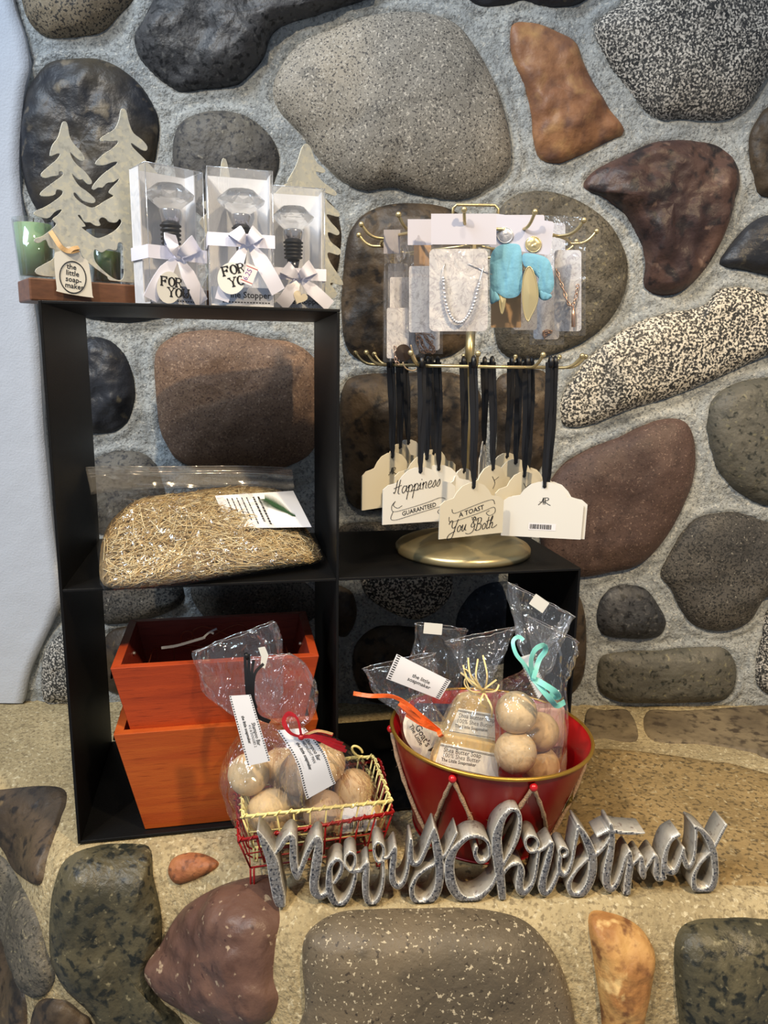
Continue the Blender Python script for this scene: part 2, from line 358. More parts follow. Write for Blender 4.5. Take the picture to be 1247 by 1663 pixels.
s_('black smooth stone', g_black, .026, .002, 2.2, (1163,430),(1185,394),(1214,362),(1247,347),(1320,340),(1320,470),(1247,451),(1204,442))
s_('olive stone', g_olive, .026, .004, 2.2, (800,350),(830,316),(880,306),(940,322),(992,362),(1020,420),(1016,480),(978,538),(915,574),(850,588),(806,570),(796,500),(792,400))
s_('dark brown rough stone', g_dkbrown, .026, .004, 2.2, (558,400),(576,358),(605,336),(655,326),(730,335),(772,375),(782,450),(778,530),(740,578),(650,592),(572,584),(551,520))
s_('brown stone', g_dkbrown, .020, .003, 2.2, (475,330),(525,320),(550,345),(558,390),(550,440),(530,475),(470,490),(445,400))
s_('long black and white speckled stone', g_white2, .026, .002, 2.8, (1247,475),(1214,463),(1166,468),(1137,495),(1069,509),(1012,533),(959,572),(920,620),(901,668),(911,697),(959,692),(1012,670),(1089,646),(1166,615),(1247,577),(1325,550),(1325,490))
s_('grey green stone', g_green, .030, .002, 2.2, (1247,608),(1185,622),(1151,649),(1144,697),(1156,755),(1185,793),(1219,815),(1247,824),(1325,830),(1325,600))
s_('red brown boulder', g_redbrown, .034, .002, 2.4, (1113,680),(1069,678),(1012,702),(959,723),(911,752),(880,795),(868,850),(880,905),(905,935),(944,940),(985,932),(1026,923),(1060,899),(1098,846),(1127,774),(1129,715))
s_('dark granite stone', g_dkgran, .030, .002, 2.2, (1137,834),(1195,829),(1247,844),(1325,862),(1325,960),(1247,966),(1214,1010),(1171,1026),(1127,1019),(1103,995),(1084,957),(1067,933),(1084,894),(1108,860))
s_('small dark granite stone', g_char, .026, .002, 2.0, (966,986),(978,961),(1007,947),(1045,952),(1069,981),(1081,1010),(1065,1034),(1012,1036),(978,1031),(966,1014))
s_('grey olive oblong stone', g_green, .026, .001, 2.6, (968,1072),(992,1056),(1069,1052),(1156,1046),(1187,1058),(1197,1090),(1188,1125),(1156,1138),(1041,1140),(992,1136),(966,1116))
s_('black and white speckled stone', g_white, .024, .002, 2.4, (1247,985),(1230,1040),(1222,1100),(1247,1128),(1325,1128),(1325,970))
s_('black rough stone', g_black, .026, .004, 2.2, (115,560),(145,545),(175,548),(196,562),(213,586),(222,625),(220,664),(207,690),(183,705),(144,705),(112,692),(100,620))
s_('large brown boulder', g_brown, .034, .002, 2.4, (248,585),(257,560),(283,542),(317,534),(369,534),(421,545),(473,553),(508,573),(532,620),(530,690),(508,737),(473,759),(420,775),(330,765),(287,750),(268,724),(256,694),(250,633))
s_('grey brown stone', g_grey, .024, .003, 2.2, (144,748),(183,731),(226,731),(252,746),(264,765),(270,830),(220,870),(140,860),(110,800),(120,760))
s_('dark stone', g_black, .020, .002, 2.4, (90,450),(200,435),(275,465),(287,508),(240,523),(190,526),(140,518),(100,500))
s_('dark brown stone', g_dkbrown, .030, .003, 2.2, (552,630),(585,605),(660,602),(740,604),(782,635),(790,720),(780,785),(730,826),(630,832),(565,818),(550,720))
s_('dark brown stone', g_dkbrown, .026, .004, 2.2, (802,620),(835,600),(885,600),(902,650),(900,715),(872,770),(830,806),(800,790),(804,710))
s_('speckled dark stone', g_dkgran, .024, .002, 2.2, (552,850),(640,846),(740,842),(830,822),(866,840),(868,880),(858,930),(700,910),(600,920),(550,900))
s_('dark granite stone', g_dkgran, .026, .002, 2.2, (308,950),(380,925),(470,930),(515,960),(518,1000),(450,1028),(380,1015),(330,1000))
s_('speckled grey stone', g_dkgran, .024, .002, 2.2, (150,945),(220,925),(292,940),(300,975),(260,1000),(200,1012),(160,1005))
s_('black and white speckled stone', g_white, .022, .002, 2.2, (70,1070),(88,1035),(112,1018),(140,1030),(152,1130),(100,1142),(72,1135))
s_('brown stone', g_dkbrown, .024, .003, 2.2, (175,1025),(260,1012),(325,1050),(315,1110),(230,1130),(165,1110))
s_('black granite stone', g_white2, .026, .002, 2.2, (590,925),(680,918),(730,930),(735,962),(710,992),(670,1006),(618,985),(590,960))
s_('blue grey stone', g_blue, .026, .002, 2.2, (737,1020),(745,985),(770,955),(805,942),(850,945),(872,1000),(850,1060),(800,1080),(755,1060))
s_('dark brown stone', g_dkbrown, .026, .003, 2.2, (575,1045),(612,1014),(660,1012),(708,1025),(730,1065),(726,1115),(680,1140),(600,1138),(572,1095))
s_('dark brown stone', g_dkbrown, .024, .003, 2.2, (540,950),(572,958),(580,1000),(560,1034),(528,1010))
s_('dark brown stone', g_dkbrown, .022, .003, 2.2, (895,960),(930,950),(950,1000),(948,1090),(925,1130),(890,1125),(880,1040))
s_('brown stone', g_dkbrown, .022, .003, 2.2, (350,1040),(450,1035),(520,1050),(530,1110),(460,1135),(360,1130))
# the wall goes on past the frame
s_('grey stone', g_grey, .028, .003, 2.2, (1345,-40),(1420,-70),(1500,-20),(1520,80),(1450,140),(1370,130),(1335,50))
s_('charcoal stone', g_char, .028, .003, 2.2, (1350,180),(1430,160),(1520,190),(1540,280),(1470,350),(1390,350),(1345,280))
s_('olive stone', g_olive, .028, .003, 2.2, (1350,390),(1440,370),(1540,400),(1550,500),(1460,540),(1370,520),(1340,450))
s_('brown boulder', g_brown, .030, .003, 2.2, (1350,570),(1450,560),(1560,570),(1580,700),(1500,800),(1400,790),(1345,700))
s_('granite stone', g_granite, .028, .003, 2.2, (1350,850),(1440,830),(1540,850),(1560,960),(1460,1020),(1370,1000),(1340,920))
s_('dark stone', g_dkgran, .026, .003, 2.2, (1345,1040),(1440,1045),(1540,1020),(1560,1100),(1460,1130),(1360,1128))
# hearth
H = len(S)
s_('dark green conglomerate stone', g_conglo, .024, .003, 2.6, (103,1393),(148,1372),(215,1367),(245,1376),(250,1420),(262,1475),(264,1527),(250,1575),(262,1625),(300,1663),(340,1760),(200,1760),(157,1657),(103,1599),(81,1554),(79,1482),(85,1433))
s_('dark red angular stone', g_maroon, .034, .005, 3.0, (435,1420),(382,1428),(337,1446),(296,1478),(269,1527),(250,1563),(262,1599),(305,1635),(359,1668),(431,1664),(453,1626),(445,1590),(449,1536),(456,1491),(450,1450))
s_('large brown stone with light specks', g_front, .026, .001, 2.6, (485,1552),(493,1513),(536,1482),(602,1476),(690,1473),(776,1474),(849,1490),(893,1530),(922,1585),(940,1663),(950,1760),(500,1760),(490,1629))
s_('ochre rough stone', g_yellow, .018, .004, 2.8, (955,1482),(995,1480),(1038,1502),(1060,1540),(1056,1600),(1040,1663),(1020,1740),(985,1740),(973,1629),(962,1556))
s_('dark green stone', g_conglo, .024, .002, 2.4, (1096,1522),(1125,1494),(1198,1487),(1247,1490),(1330,1492),(1340,1760),(1110,1760),(1100,1663),(1093,1585))
s_('small rust orange stone', g_rust, .010, .001, 2.0, (273,1415),(283,1393),(310,1384),(337,1388),(357,1402),(341,1417),(305,1433),(283,1435))
s_('brown stone', g_dkbrown, .012, .003, 2.4, (-60,1285),(0,1280),(67,1274),(104,1280),(105,1307),(90,1352),(76,1400),(66,1440),(27,1418),(0,1372),(-60,1335))
s_('brown green stone', g_olive, .014, .003, 2.4, (-70,1380),(0,1385),(38,1442),(64,1495),(78,1545),(92,1590),(72,1622),(45,1608),(18,1532),(0,1500),(-70,1455))
s_('dark brown stone', g_dkbrown, .014, .003, 2.4, (-60,1500),(0,1508),(20,1545),(42,1618),(46,1660),(44,1760),(-60,1760))
s_('brown stone', g_dkbrown, .014, .003, 2.4, (54,1635),(100,1622),(132,1642),(152,1665),(170,1760),(56,1760))
s_('tan flat slab', g_slab, .004, .0012, 5, (938,1216),(968,1212),(1032,1215),(1159,1231),(1235,1248),(1320,1290),(1330,1440),(1240,1439),(1166,1440),(980,1443),(800,1446),(712,1436),(716,1365),(800,1335),(900,1322),(934,1280))
s_('grey brown flat slab', g_slabd, .004, .001, 5, (1044,1156),(1100,1154),(1159,1151),(1247,1144),(1325,1140),(1330,1250),(1247,1232),(1222,1222),(1154,1211),(1054,1201))
s_('grey brown flat slab', g_slabd, .003, .001, 5, (952,1154),(980,1154),(1022,1155),(1036,1201),(980,1200),(950,1201))

wallpolys = []
NA, NR = 88, 20
stone_specs = []
for si, (lbl, m, bulge, lump, rnd, pts) in enumerate(S):
    ol = smoothc(pts, NA); c = np.mean(ol, axis=0)
    rows = []; nav = Vector((0, 0, 0)); B3 = []
    for r in range(NR+1):
        t = 1.035*(1-r/NR)**.8 if r < NR else 0
        row = []
        for q in ol:
            x, y = c+(q-c)*t; h, n = hit(x, y)
            if h is None: h, n = hit(x, min(y, 1655))
            row.append(h); nav += n
        B3.append((t, row))
    nav.normalize()
    for t, row in B3:
        tt = min(t, 1)
        hgt = bulge*(max(0, 1-tt**(rnd+.9)))**(.6) - .012*max(0, (tt-.96)/.04)
        out = []
        for h in row:
            w = min(1, (1-tt)*5+.15)
            d = lump*w*(2.2*nz(h, 14, si+1)+1.2*nz(h, 34, si+20)+.5*nz(h, 80, si+40)) + .0006*nz(h, 200, 9)
            if lump > .0045:   # craggy facets
                d += lump*w*1.2*(abs(nz(h, 11, si+60))-.25)
            out.append(h + nav*(hgt+d))
        rows.append(out)
    stone_specs.append((lbl, m, rows, si < H))
    if si < H: wallpolys.append([(p.x, p.z) for p in B3[0][1]])

# mortar wall with raised, trowelled joints
xs = np.arange(-.55, 1.45, .006); zs = np.arange(-.02, 1.30, .006)
XX, ZZ = np.meshgrid(xs, zs); dist = np.full(XX.shape, 9.)
for poly in wallpolys:
    P = np.array(poly)
    x0, x1, z0, z1 = P[:, 0].min()-.05, P[:, 0].max()+.05, P[:, 1].min()-.05, P[:, 1].max()+.05
    msk = (XX > x0) & (XX < x1) & (ZZ > z0) & (ZZ < z1)
    qx, qz = XX[msk], ZZ[msk]; dd = np.full(qx.shape, 9.)
    A = P; B = np.roll(P, -1, 0)
    for a, b in zip(A, B):
        e = b-a; L2 = (e**2).sum()+1e-12; t = np.clip(((qx-a[0])*e[0]+(qz-a[1])*e[1])/L2, 0, 1)
        dd = np.minimum(dd, np.hypot(qx-a[0]-t*e[0], qz-a[1]-t*e[1]))
    dist[msk] = np.minimum(dist[msk], dd)
rows = []
for i, z in enumerate(zs):
    r = []
    for j, x in enumerate(xs):
        d = dist[i, j]; p = Vector((x, WY, z))
        lip = .007*math.exp(-(d/.006)**2) + .0045*math.exp(-((d-.016)/.004)**2)
        y = WY - lip - .0042*nz(p, 22, 2) - .0024*nz(p, 60, 6) - .0012*abs(nz(Vector((x*.4, 0, z)), 60, 8))
        r.append((x, y, z))
    rows.append(r)
wb = MB(); wb.grid(rows)
wall = wb.build('wall_back', M_MORT, kind='structure', label='fieldstone wall set in pale grey mortar', fix=False)
for lbl, m, rows, onwall in stone_specs:
    b = MB(); b.grid(rows, closeu=True); b.build('stone', m, wall if onwall else hearth, label=lbl)
# white plaster beside the stones
bd = smoothc([(12,-80),(20,0),(38,60),(46,110),(38,150),(30,250),(34,330),(44,400),(52,480),(62,560),(70,700),(84,850),(97,960),(88,1000),(66,1050),(48,1090),(36,1142)], 90, False)
m_pl = stone('plaster', rgb(192, 197, 206), rgb(192, 197, 206), rough=.75, big=4, bscale=30, bump=.35)
rows = []
for x, y in bd:
    e = atY(x, y, WY-.012); r = [Vector((e.x, WY+.002, e.z)), e + Vector((.0008, 0, 0))]
    for k in range(1, 30):
        q = Vector((e.x-.004-(k/29)**1.3*(e.x+1.0), WY-.012, e.z)); q.y += .0012*nz(q, 22, 11)+.0005*nz(q, 70, 12); r.append(q)
    rows.append(r)
wl = MB(); wl.grid(rows); wl.build('wall_left', m_pl, kind='structure', label='pale blue white textured plaster wall beside the stones')
# ------------------------------------------------------------------ black metal shelf
m_blk = simple('black_metal', rgb(9, 9, 10), .5, .0, bump=.12, bscale=600, spec=.28)
SW, SD, SH, SM2 = .285, .222, .574, .290; SR = .571; TK = .003
shelf = thing('display_shelf', 'black metal L-shaped cube shelf standing on the hearth ledge', 'shelf', W(0, 0, 0))
def bpart(name, x0, x1, z0, z1, lab=None):
    b = MB(); b.box(((x0+x1)/2, SD/2, (z0+z1)/2), (x1-x0, SD, z1-z0), SM); o = b.build(name, m_blk, shelf)
    md = o.modifiers.new('b', 'BEVEL'); md.width = .0006; md.segments = 2; return o
bpart('side_panel', 0, TK, 0, SH); bpart('side_panel', SW-TK/2, SW+TK/2, TK, SH-TK); bpart('side_panel', SR-TK, SR, 0, SM2)
bpart('top_board', TK, SW+TK/2, SH-TK, SH); bpart('middle_board', TK, SW-TK/2, SM2-TK, SM2); bpart('middle_board', SW+TK/2, SR, SM2-TK, SM2+.0002)
bpart('bottom_board', TK, SW-TK/2, 0, TK); bpart('bottom_board', SW+TK/2, SR-TK, 0, TK)

# ------------------------------------------------------------------ tree candle holder on the top board
m_wood = simple('walnut', rgb(118, 78, 54), .45, var=.35, vscale=9, stretch=(2, 14, 30), bump=.1)
m_tin = stone('galvanised', rgb(200, 200, 190), rgb(210, 209, 196), rgb(220, 216, 196), 200, .45, rough=.38, big=30, bump=.05)
m_tin.node_tree.nodes['Principled BSDF'].inputs['Metallic'].default_value = .3
m_paper = simple('tag_paper', rgb(234, 230, 218), .7); m_ink = simple('ink', rgb(28, 27, 30), .6); m_raf = simple('raffia', rgb(196, 158, 108), .7, bump=.3)
HC = W(-.008, .006, SH); HU = (SM.to_3x3() @ Matrix.Rotation(math.radians(25), 3, 'Z'))
holder = thing('candle_holder', 'walnut block candle holder with cut-out galvanised fir trees along it', 'candle holder', HC)
HM = Matrix.Translation(HC) @ HU.to_4x4()
b = MB(); b.box((.165, .026, .0105), (.33, .052, .021), HM); o = b.build('wood_base', m_wood, holder)
md = o.modifiers.new('b', 'BEVEL'); md.width = .0015; md.segments = 2
class PM(PL):
    def __init__(s, M, w0=0): s.o = M @ Vector((0, w0, 0)); R = M.to_3x3(); s.u = R @ Vector((1, 0, 0)); s.n = R @ Vector((0, -1, 0)); s.v = R @ Vector((0, 0, 1))
tp = PM(HM, .010)
def zt(L, ox=40, oy=160, s=5.545): return [(ox+x/s, oy+y/s) for x, y in L]
tree = zt([(330,245),(345,212),(370,212),(385,245),(402,340),(440,410),(500,475),(535,530),(532,560),(505,560),(460,530),(405,478),(425,540),(470,600),(540,660),(602,745),(590,772),(560,765),(520,725),(488,730),(425,675),(440,720),(490,790),(560,840),(630,905),(628,935),(590,940),(520,915),(460,850),(437,850),(450,890),(520,950),(600,985),(660,965),(720,925),(800,880),(795,870),(760,850),(770,820),(845,740),(843,720),(800,750),(740,760),(700,800),(660,800),(620,822),(607,800),(650,740),(720,670),(830,590),(825,568),(780,575),(720,598),(650,598),(640,575),(700,510),(790,450),(840,400),(830,378),(780,385),(720,380),(685,385),(682,360),(740,320),(810,275),(850,190),(865,105),(890,95),(915,120),(935,210),(975,310),(1050,370),(1100,430),(1095,468),(1050,460),(960,400),(970,440),(1080,550),(1180,660),(1250,760),(1250,790),(1160,740),(1080,690),(1100,760),(1200,860),(1290,960),(1280,990),(1180,940),(1100,890),(1130,960),(1230,1060),(1340,1150),(1340,1190),(1200,1150),(1120,1110),(1160,1200),(1250,1300),(1330,1400),(1330,1440),(1190,1400),(1130,1420),(1140,1640),(790,1640),(740,1600),(600,1500),(520,1420),(490,1350),(400,1400),(330,1450),(320,1590),(200,1600),(110,1580),(100,1540),(180,1490),(260,1440),(270,1360),(225,1340),(190,1270),(130,1300),(90,1290),(95,1262),(160,1240),(240,1180),(285,1130),(250,1090),(300,1050),(335,1010),(325,997),(270,1020),(215,1075),(150,1070),(85,1045),(95,1015),(170,985),(260,930),(335,870),(340,830),(285,820),(270,865),(200,880),(145,875),(145,848),(200,800),(280,740),(345,690),(335,655),(305,660),(300,690),(240,700),(190,715),(150,700),(155,670),(220,610),(290,550),(320,500),(290,495),(235,518),(228,495),(250,420),(300,350)])
holes = [zt([(475,1055),(500,1050),(540,1110),(590,1115),(640,1145),(680,1140),(665,1100),(690,1070),(730,1080),(760,1110),(820,1115),(850,1085),(872,1100),(860,1140),(800,1200),(700,1250),(640,1255),(570,1210),(510,1160),(545,1150),(520,1110)]),
         zt([(625,1360),(690,1385),(750,1355),(820,1365),(840,1300),(880,1310),(888,1400),(888,1610),(800,1622),(640,1480)])]
tree2 = [(355,300),(360,262),(364,258),(368,264),(376,300),(388,330),(404,350),(440,320),(462,300),(478,292),(466,296),(480,270),(490,240),(497,234),(504,240),(512,262),(527,276),(524,281),(512,279),(522,294),(545,312),(542,318),(524,312),(530,326),(550,345),(548,352),(530,348),(536,360),(550,376),(547,382),(532,377),(536,392),(552,406),(549,414),(532,410),(535,425),(556,458),(552,463),(535,460),(533,486),(340,486),(338,440),(326,400),(334,380),(324,360),(336,345),(328,330),(344,322)]
def cutout(name, outline, holes, pl, th, mat, parent, n=220):
    cu = bpy.data.curves.new('c', 'CURVE'); cu.dimensions = '2D'; cu.fill_mode = 'BOTH'; cu.extrude = th/2; cu.bevel_depth = .0002
    M = Matrix(((pl.u.x, pl.v.x, pl.n.x, pl.o.x), (pl.u.y, pl.v.y, pl.n.y, pl.o.y), (pl.u.z, pl.v.z, pl.n.z, pl.o.z), (0, 0, 0, 1)))
    Mi = M.inverted()
    for poly in [outline]+holes:
        sp = cu.splines.new('POLY'); q = smoothc(poly, n if poly is outline else 60); sp.points.add(len(q)-1); sp.use_cyclic_u = True
        for p, (x, y) in zip(sp.points, q): l = Mi @ pl.at(x, y); p.co = (l.x, l.y, 0, 1)
    ob = bpy.data.objects.new('c', cu); COL.objects.link(ob); bpy.context.view_layer.update()
    dg = bpy.context.evaluated_depsgraph_get(); me = ob.evaluated_get(dg).to_mesh()
    b = MB(); b.add([M @ v.co for v in me.vertices], [tuple(p.vertices) for p in me.polygons])
    ob.evaluated_get(dg).to_mesh_clear(); bpy.data.objects.remove(ob); return b.build(name, mat, parent, fix=False)
cutout('tree_panel', tree, holes, tp, .0012, m_tin, holder, 420)
tp2 = PM(HM, .024); cutout('tree_panel', tree2, [], tp2, .0012, m_tin, holder, 200)
# hanging tag
tg = PM(HM, -.004); tg.o = tg.o
tb = MB(); tagpoly = smoothc([(110,400),(126,405),(134,418),(144,428),(150,478),(148,483),(96,474),(92,466),(88,416),(96,408),(104,406)], 60)
card(tb, tagpoly, tg, .0010)
ring = [(118+21*math.cos(t)*1, 450+26*math.sin(t)) for t in np.linspace(0, 2*PI, 40)]
ring = rot(ring, -14, (119, 449))
tb.tube([tg.at(x, y, .0013) for x, y in ring], .0005, 5, 1, closed=True)
def tmap(pl, px, py, w, ang=0):
    o = pl.at(px, py, w); a = math.radians(ang); U = pl.u*math.cos(a)+pl.v*math.sin(a); V = -pl.u*math.sin(a)+pl.v*math.cos(a)
    return lambda x, y: o + U*x + V*y
for i, t in enumerate(('the', 'little', 'soap-', 'maker')): tb.text(t, .0068, tmap(tg, 116+i*1.6, 437+i*10.5, .0013, -6), 1, bold=.012)
htag = tb.build('hang_tag', [m_paper, m_ink], holder, label='cream hang tag reading the little soap-maker')
rb = MB(); p0 = [tg.at(82, 376, -.012), tg.at(90, 388, -.004), tg.at(98, 400, .001), tg.at(108, 407, .002), tg.at(118, 408, .004), tg.at(127, 406, .002)]
rb.strip(vpath(p0, 16), .0045, -FW, 0, .0005); rb.strip(vpath([tg.at(113, 409, .003), tg.at(118, 404, .0045), tg.at(128, 402, .003)], 8), .004, -FW, 0, .0005)
rb.build('raffia_tie', m_raf, htag)
# candles
m_gl = film('clear_glass', (.96, .98, .97), .05, .02, .05, 10, .01); m_wax = simple('green_wax', rgb(146, 178, 136), .45, sss=.25); m_waxd = simple('dark_green_wax', rgb(88, 112, 66), .4, sss=.2); m_wick = simple('wick', rgb(40, 36, 30), .8)
def candle(px, py0, py1, hw, off, wax, lbl, fill=.92, taper=.86):
    n = HM.to_3x3() @ Vector((0, -1, 0)); o = HM @ Vector((0, off, 0)); d = ray(px, py1); top = CAM + d*((o-CAM).dot(n)/d.dot(n))
    base = Vector((top.x, top.y, SH+.0212)); dd = (top-CAM).dot(FW); h = (py1-py0)*-1
    H = abs(py0-py1)*dd/FPX; R = hw*dd/FPX
    t = thing('candle', lbl, 'candle', base, 'green glass candles on the walnut holder')
    b = MB(); b.lathe([(0, 0), (R*taper*.96, 0), (R*taper, .002), (R, H), (R*.94, H), (R*taper*.93, .004), (0, .004)], base, 36); b.build('glass_cup', m_gl, t)
    b = MB(); b.lathe([(0, .0045), (R*taper*.92, .0045), (R*(taper*(1-fill)+fill)*.925, H*fill), (0, H*fill)], base, 36); b.build('wax', wax, t)
    b = MB(); b.tube([base+Vector((0, 0, H*fill-.001)), base+Vector((.001, 0, H*fill+.006))], .0006); b.build('wick', m_wick, t)
candle(60, 358, 452, 31, .034, m_wax, 'pale green candle in clear glass at the left end of the walnut base')
candle(173, 368, 452, 27, .036, m_waxd, 'dark green candle glimpsed through the cut-out trees', .62)

# ------------------------------------------------------------------ bottle stopper gift boxes
m_card = simple('white_carton', rgb(244, 245, 248), .55, bump=.35, bscale=40, stretch=(70, 1, .01)); m_cardp = simple('white_card', rgb(232, 233, 238), .5)
m_clear = film('clear_box', (.995, .995, 1), .035, .03, .30, 22, .015); m_satin = simple('satin_ribbon', rgb(232, 232, 246), .35, sheen=1, bump=.05, bscale=60)
m_chrome = simple('chrome', rgb(215, 214, 216), .16, .75); m_rub = simple('black_rubber', rgb(20, 20, 22), .45); m_steel = simple('dark_steel', rgb(110, 108, 110), .2, 1)
m_disc = simple('disc_card', rgb(222, 222, 216), .4); m_lab = simple('box_label', rgb(188, 192, 202), .5)
def crystal_mat():
    m, t, b, N, L = nt('crystal'); N.remove(b); tr = N.new('ShaderNodeBsdfTransparent'); tr.inputs[0].default_value = (.96, .97, .98, 1)
    gl = N.new('ShaderNodeBsdfGlass'); gl.inputs['IOR'].default_value = 1.5; gl.inputs['Roughness'].default_value = .0; lw = N.new('ShaderNodeLayerWeight'); lw.inputs[0].default_value = .45
    r = N.new('ShaderNodeMath'); r.operation = 'MULTIPLY_ADD'; r.inputs[1].default_value = .4; r.inputs[2].default_value = .5; L.new(lw.outputs['Facing'], r.inputs[0])
    mx = N.new('ShaderNodeMixShader'); L.new(r.outputs[0], mx.inputs[0]); L.new(tr.outputs[0], mx.inputs[1]); L.new(gl.outputs[0], mx.inputs[2]); L.new(mx.outputs[0], N['Material Output'].inputs[0]); return m
m_cry = crystal_mat()
SER = {'F': ([[(0,0),(0,1)],[(0,1),(.62,1)],[(0,.52),(.45,.52)],[(-.14,0),(.16,0)],[(-.14,1),(0,1)],[(.62,1),(.62,.8)],[(.45,.64),(.45,.4)]], .75),
 'O': ([[(.4+.36*math.sin(a),.5+.5*math.cos(a)) for a in np.linspace(0,2*PI,18)]], .85),
 'R': ([[(0,0),(0,1)],[(-.14,0),(.16,0)],[(-.14,1),(0,1)],[(0,1),(.4,1),(.58,.88),(.58,.64),(.4,.52),(0,.52)],[(.3,.52),(.62,0)],[(.5,0),(.8,0)]], .85),
 'Y': ([[(0,1),(.36,.5)],[(.72,1),(.36,.5)],[(.36,.5),(.36,0)],[(.2,0),(.52,0)],[(-.13,1),(.15,1)],[(.57,1),(.86,1)]], .8),
 'U': ([[(0,1),(0,.3),(.12,.06),(.34,0),(.56,.06),(.66,.3),(.66,1)],[(-.14,1),(.14,1)],[(.52,1),(.8,1)]], .85)}
def serif(b, word, size, mp, w, mat):
    x = 0
    for ch in word:
        L, adv = SER[ch]
        for s in L:
            for (x0, y0), (x1, y1) in zip(s[:-1], s[1:]):
                dx, dy = x1-x0, y1-y0; l = math.hypot(dx, dy) or 1; k = w*(1.5 if abs(dx) < abs(dy)*.6 else .8); nx, ny = -dy/l*k, dx/l*k; ex, ey = dx/l*w*.6, dy/l*w*.6
                q = [(x0-ex+nx, y0-ey+ny), (x0-ex-nx, y0-ey-ny), (x1+ex-nx, y1+ey-ny), (x1+ex+nx, y1+ey+ny)]
                b.add([mp((x+a)*size, c*size) for a, c in q], [(0, 1, 2, 3)], mat)
        x += adv+.12
def gift_box(lbl, x, y, ang, w, h, d, band_y, bow, tails, disc, stop, labtxt, sticker=None, heart=False, slbl=''):
    """x,y shelf-local front left corner; ang turns it; bow etc. in sight-line pixels on the front face"""
    o = W(x, y, SH+.0003); R = SM.to_3x3() @ Matrix.Rotation(math.radians(ang), 3, 'Z'); M = Matrix.Translation(o) @ R.to_4x4(); pl = PM(M)
    t = thing('gift_box', lbl, 'gift box', o, 'bottle stopper gift boxes on top of the shelf')
    b = MB(); g = .0008
    b.box((w/2, d-.0007, h/2), (w, .0014, h), M); b.box((.0007, d*.72, h/2), (.0012, d*.55, h), M); b.box((w-.0007, d*.72, h/2), (.0012, d*.55, h), M); b.box((w/2, d*.5, .0010), (w, d*.98, .0014), M)
    tray = b.build('carton_tray', m_card, t)
    b = MB(); vs = [M @ Vector(q) for q in ((0,0,0),(w,0,0),(w,d*.98,0),(0,d*.98,0),(0,0,h),(w,0,h),(w,d*.98,h),(0,d*.98,h))]
    b.add(vs, [(0,1,5,4),(1,2,6,5),(0,4,7,3),(4,5,6,7)]); 
    cover = b.build('clear_cover', m_clear, t)
    b = MB()
    for q in ((0, 0), (w, 0)): b.tube([M @ Vector((q[0], 0, 0)), M @ Vector((q[0], 0, h))], .0005, 5)
    b.tube([M @ Vector((0, 0, h)), M @ Vector((w, 0, h))], .0005, 5); b.tube([M @ Vector((0, 0, h)), M @ Vector((0, d*.98, h))], .0005, 5); b.tube([M @ Vector((w, 0, h)), M @ Vector((w, d*.98, h))], .0005, 5)
    b.build('cover_fold', film('fold_edge', (1, 1, 1), .5, .1, 0, 10, .25), cover)
    b = MB(); b.box((w/2, .0022, .010), (w*.97, .0008, .017), M)
    b.text(labtxt, .0085, lambda X, Y: M @ Vector((w*.56+X, .0017, .0085+Y)), 1, bold=.02)
    for k in range(16): b.box((w*.2+k*w*.048, .0017, .0040), (w*.03, .0001, .0011), M, 1)
    b.build('label_strip', [m_lab, m_ink], tray, label='pale grey label strip with black lettering')
    # ribbon round the box
    bz = (Matrix.Identity(3) @ (M.inverted() @ pl.at(*band_y))).z; bw = .0125; e = .0012; b = MB()
    b.strip([M @ Vector(q) for q in ((-e, d+e, bz), (-e, d*.5, bz), (-e, -e, bz), (w*.5, -e, bz), (w+e, -e, bz), (w+e, d*.5, bz), (w+e, d+e, bz), (w/2, d+e, bz), (-e, d+e, bz))], bw,
            [R @ Vector(q) for q in ((-1,1,0),(-1,0,0),(-1,-1,0),(0,-1,0),(1,-1,0),(1,0,0),(1,1,0),(0,1,0),(-1,1,0))], smooth=False)
    c = bow[0]
    for pts in bow[1:]:     # each loop: knot -> outer -> back, widening
        front = [pl.at(c[0]+(q[0]-c[0])*f, c[1]+(q[1]-c[1])*f, .003+.011*math.sin(PI*min(1, f*1.0))*1.0+.002) for q in pts[:1] for f in np.linspace(0, 1, 8)]
        back = [pl.at(c[0]+(q[0]-c[0])*f, c[1]+(q[1]-c[1])*f+1.5, .0025) for q in pts[:1] for f in np.linspace(1, 0, 8)]
        path = front+back; ww = [.004+(.0155*pts[1]-.004)*f**.7 for f in np.linspace(0, 1, 8)]; ww = ww+ww[::-1]
        b.strip(path, ww, pl.n)
    for pts, tw in tails:
        P = vpath([pl.at(q[0], q[1], .003+.004*math.sin(PI*i/(len(pts)-1))+.001) for i, q in enumerate(pts)], 14)
        b.strip(P, [.004+(tw-.004)*min(1, i/5) for i in range(14)], pl.n)
    b.ball(pl.at(c[0], c[1], .006), .0038, sc=(1.1, .8, 1)); b.build('ribbon_bow', m_satin, t)
    # round tag
    b = MB(); cx, cy, rx, ry = disc[:4]
    if heart:
        hp = [(16*math.sin(a)**3, -(13*math.cos(a)-5*math.cos(2*a)-2*math.cos(3*a)-math.cos(4*a))) for a in np.linspace(0, 2*PI, 36)[:-1]]
        hp = rot([(cx+q[0]/16*rx, cy+q[1]/16*ry) for q in hp], 25, (cx, cy)); card(b, hp, pl, .0009, 0, .008); b.build('heart_tag', simple('cream_disc', rgb(232, 222, 200), .4), t, label='cream heart-shaped tag')
    else:
        card(b, [(cx+rx*math.cos(a), cy+ry*math.sin(a)) for a in np.linspace(0, 2*PI, 36)[:-1]], pl, .0010, 0, .009)
        sz = .0082
        serif(b, 'FOR', sz, tmap(pl, cx-12, cy-4, .0103, -disc[4]), .075, 1); serif(b, 'YOU', sz, tmap(pl, cx-1, cy+14, .0103, -disc[4]), .075, 1)
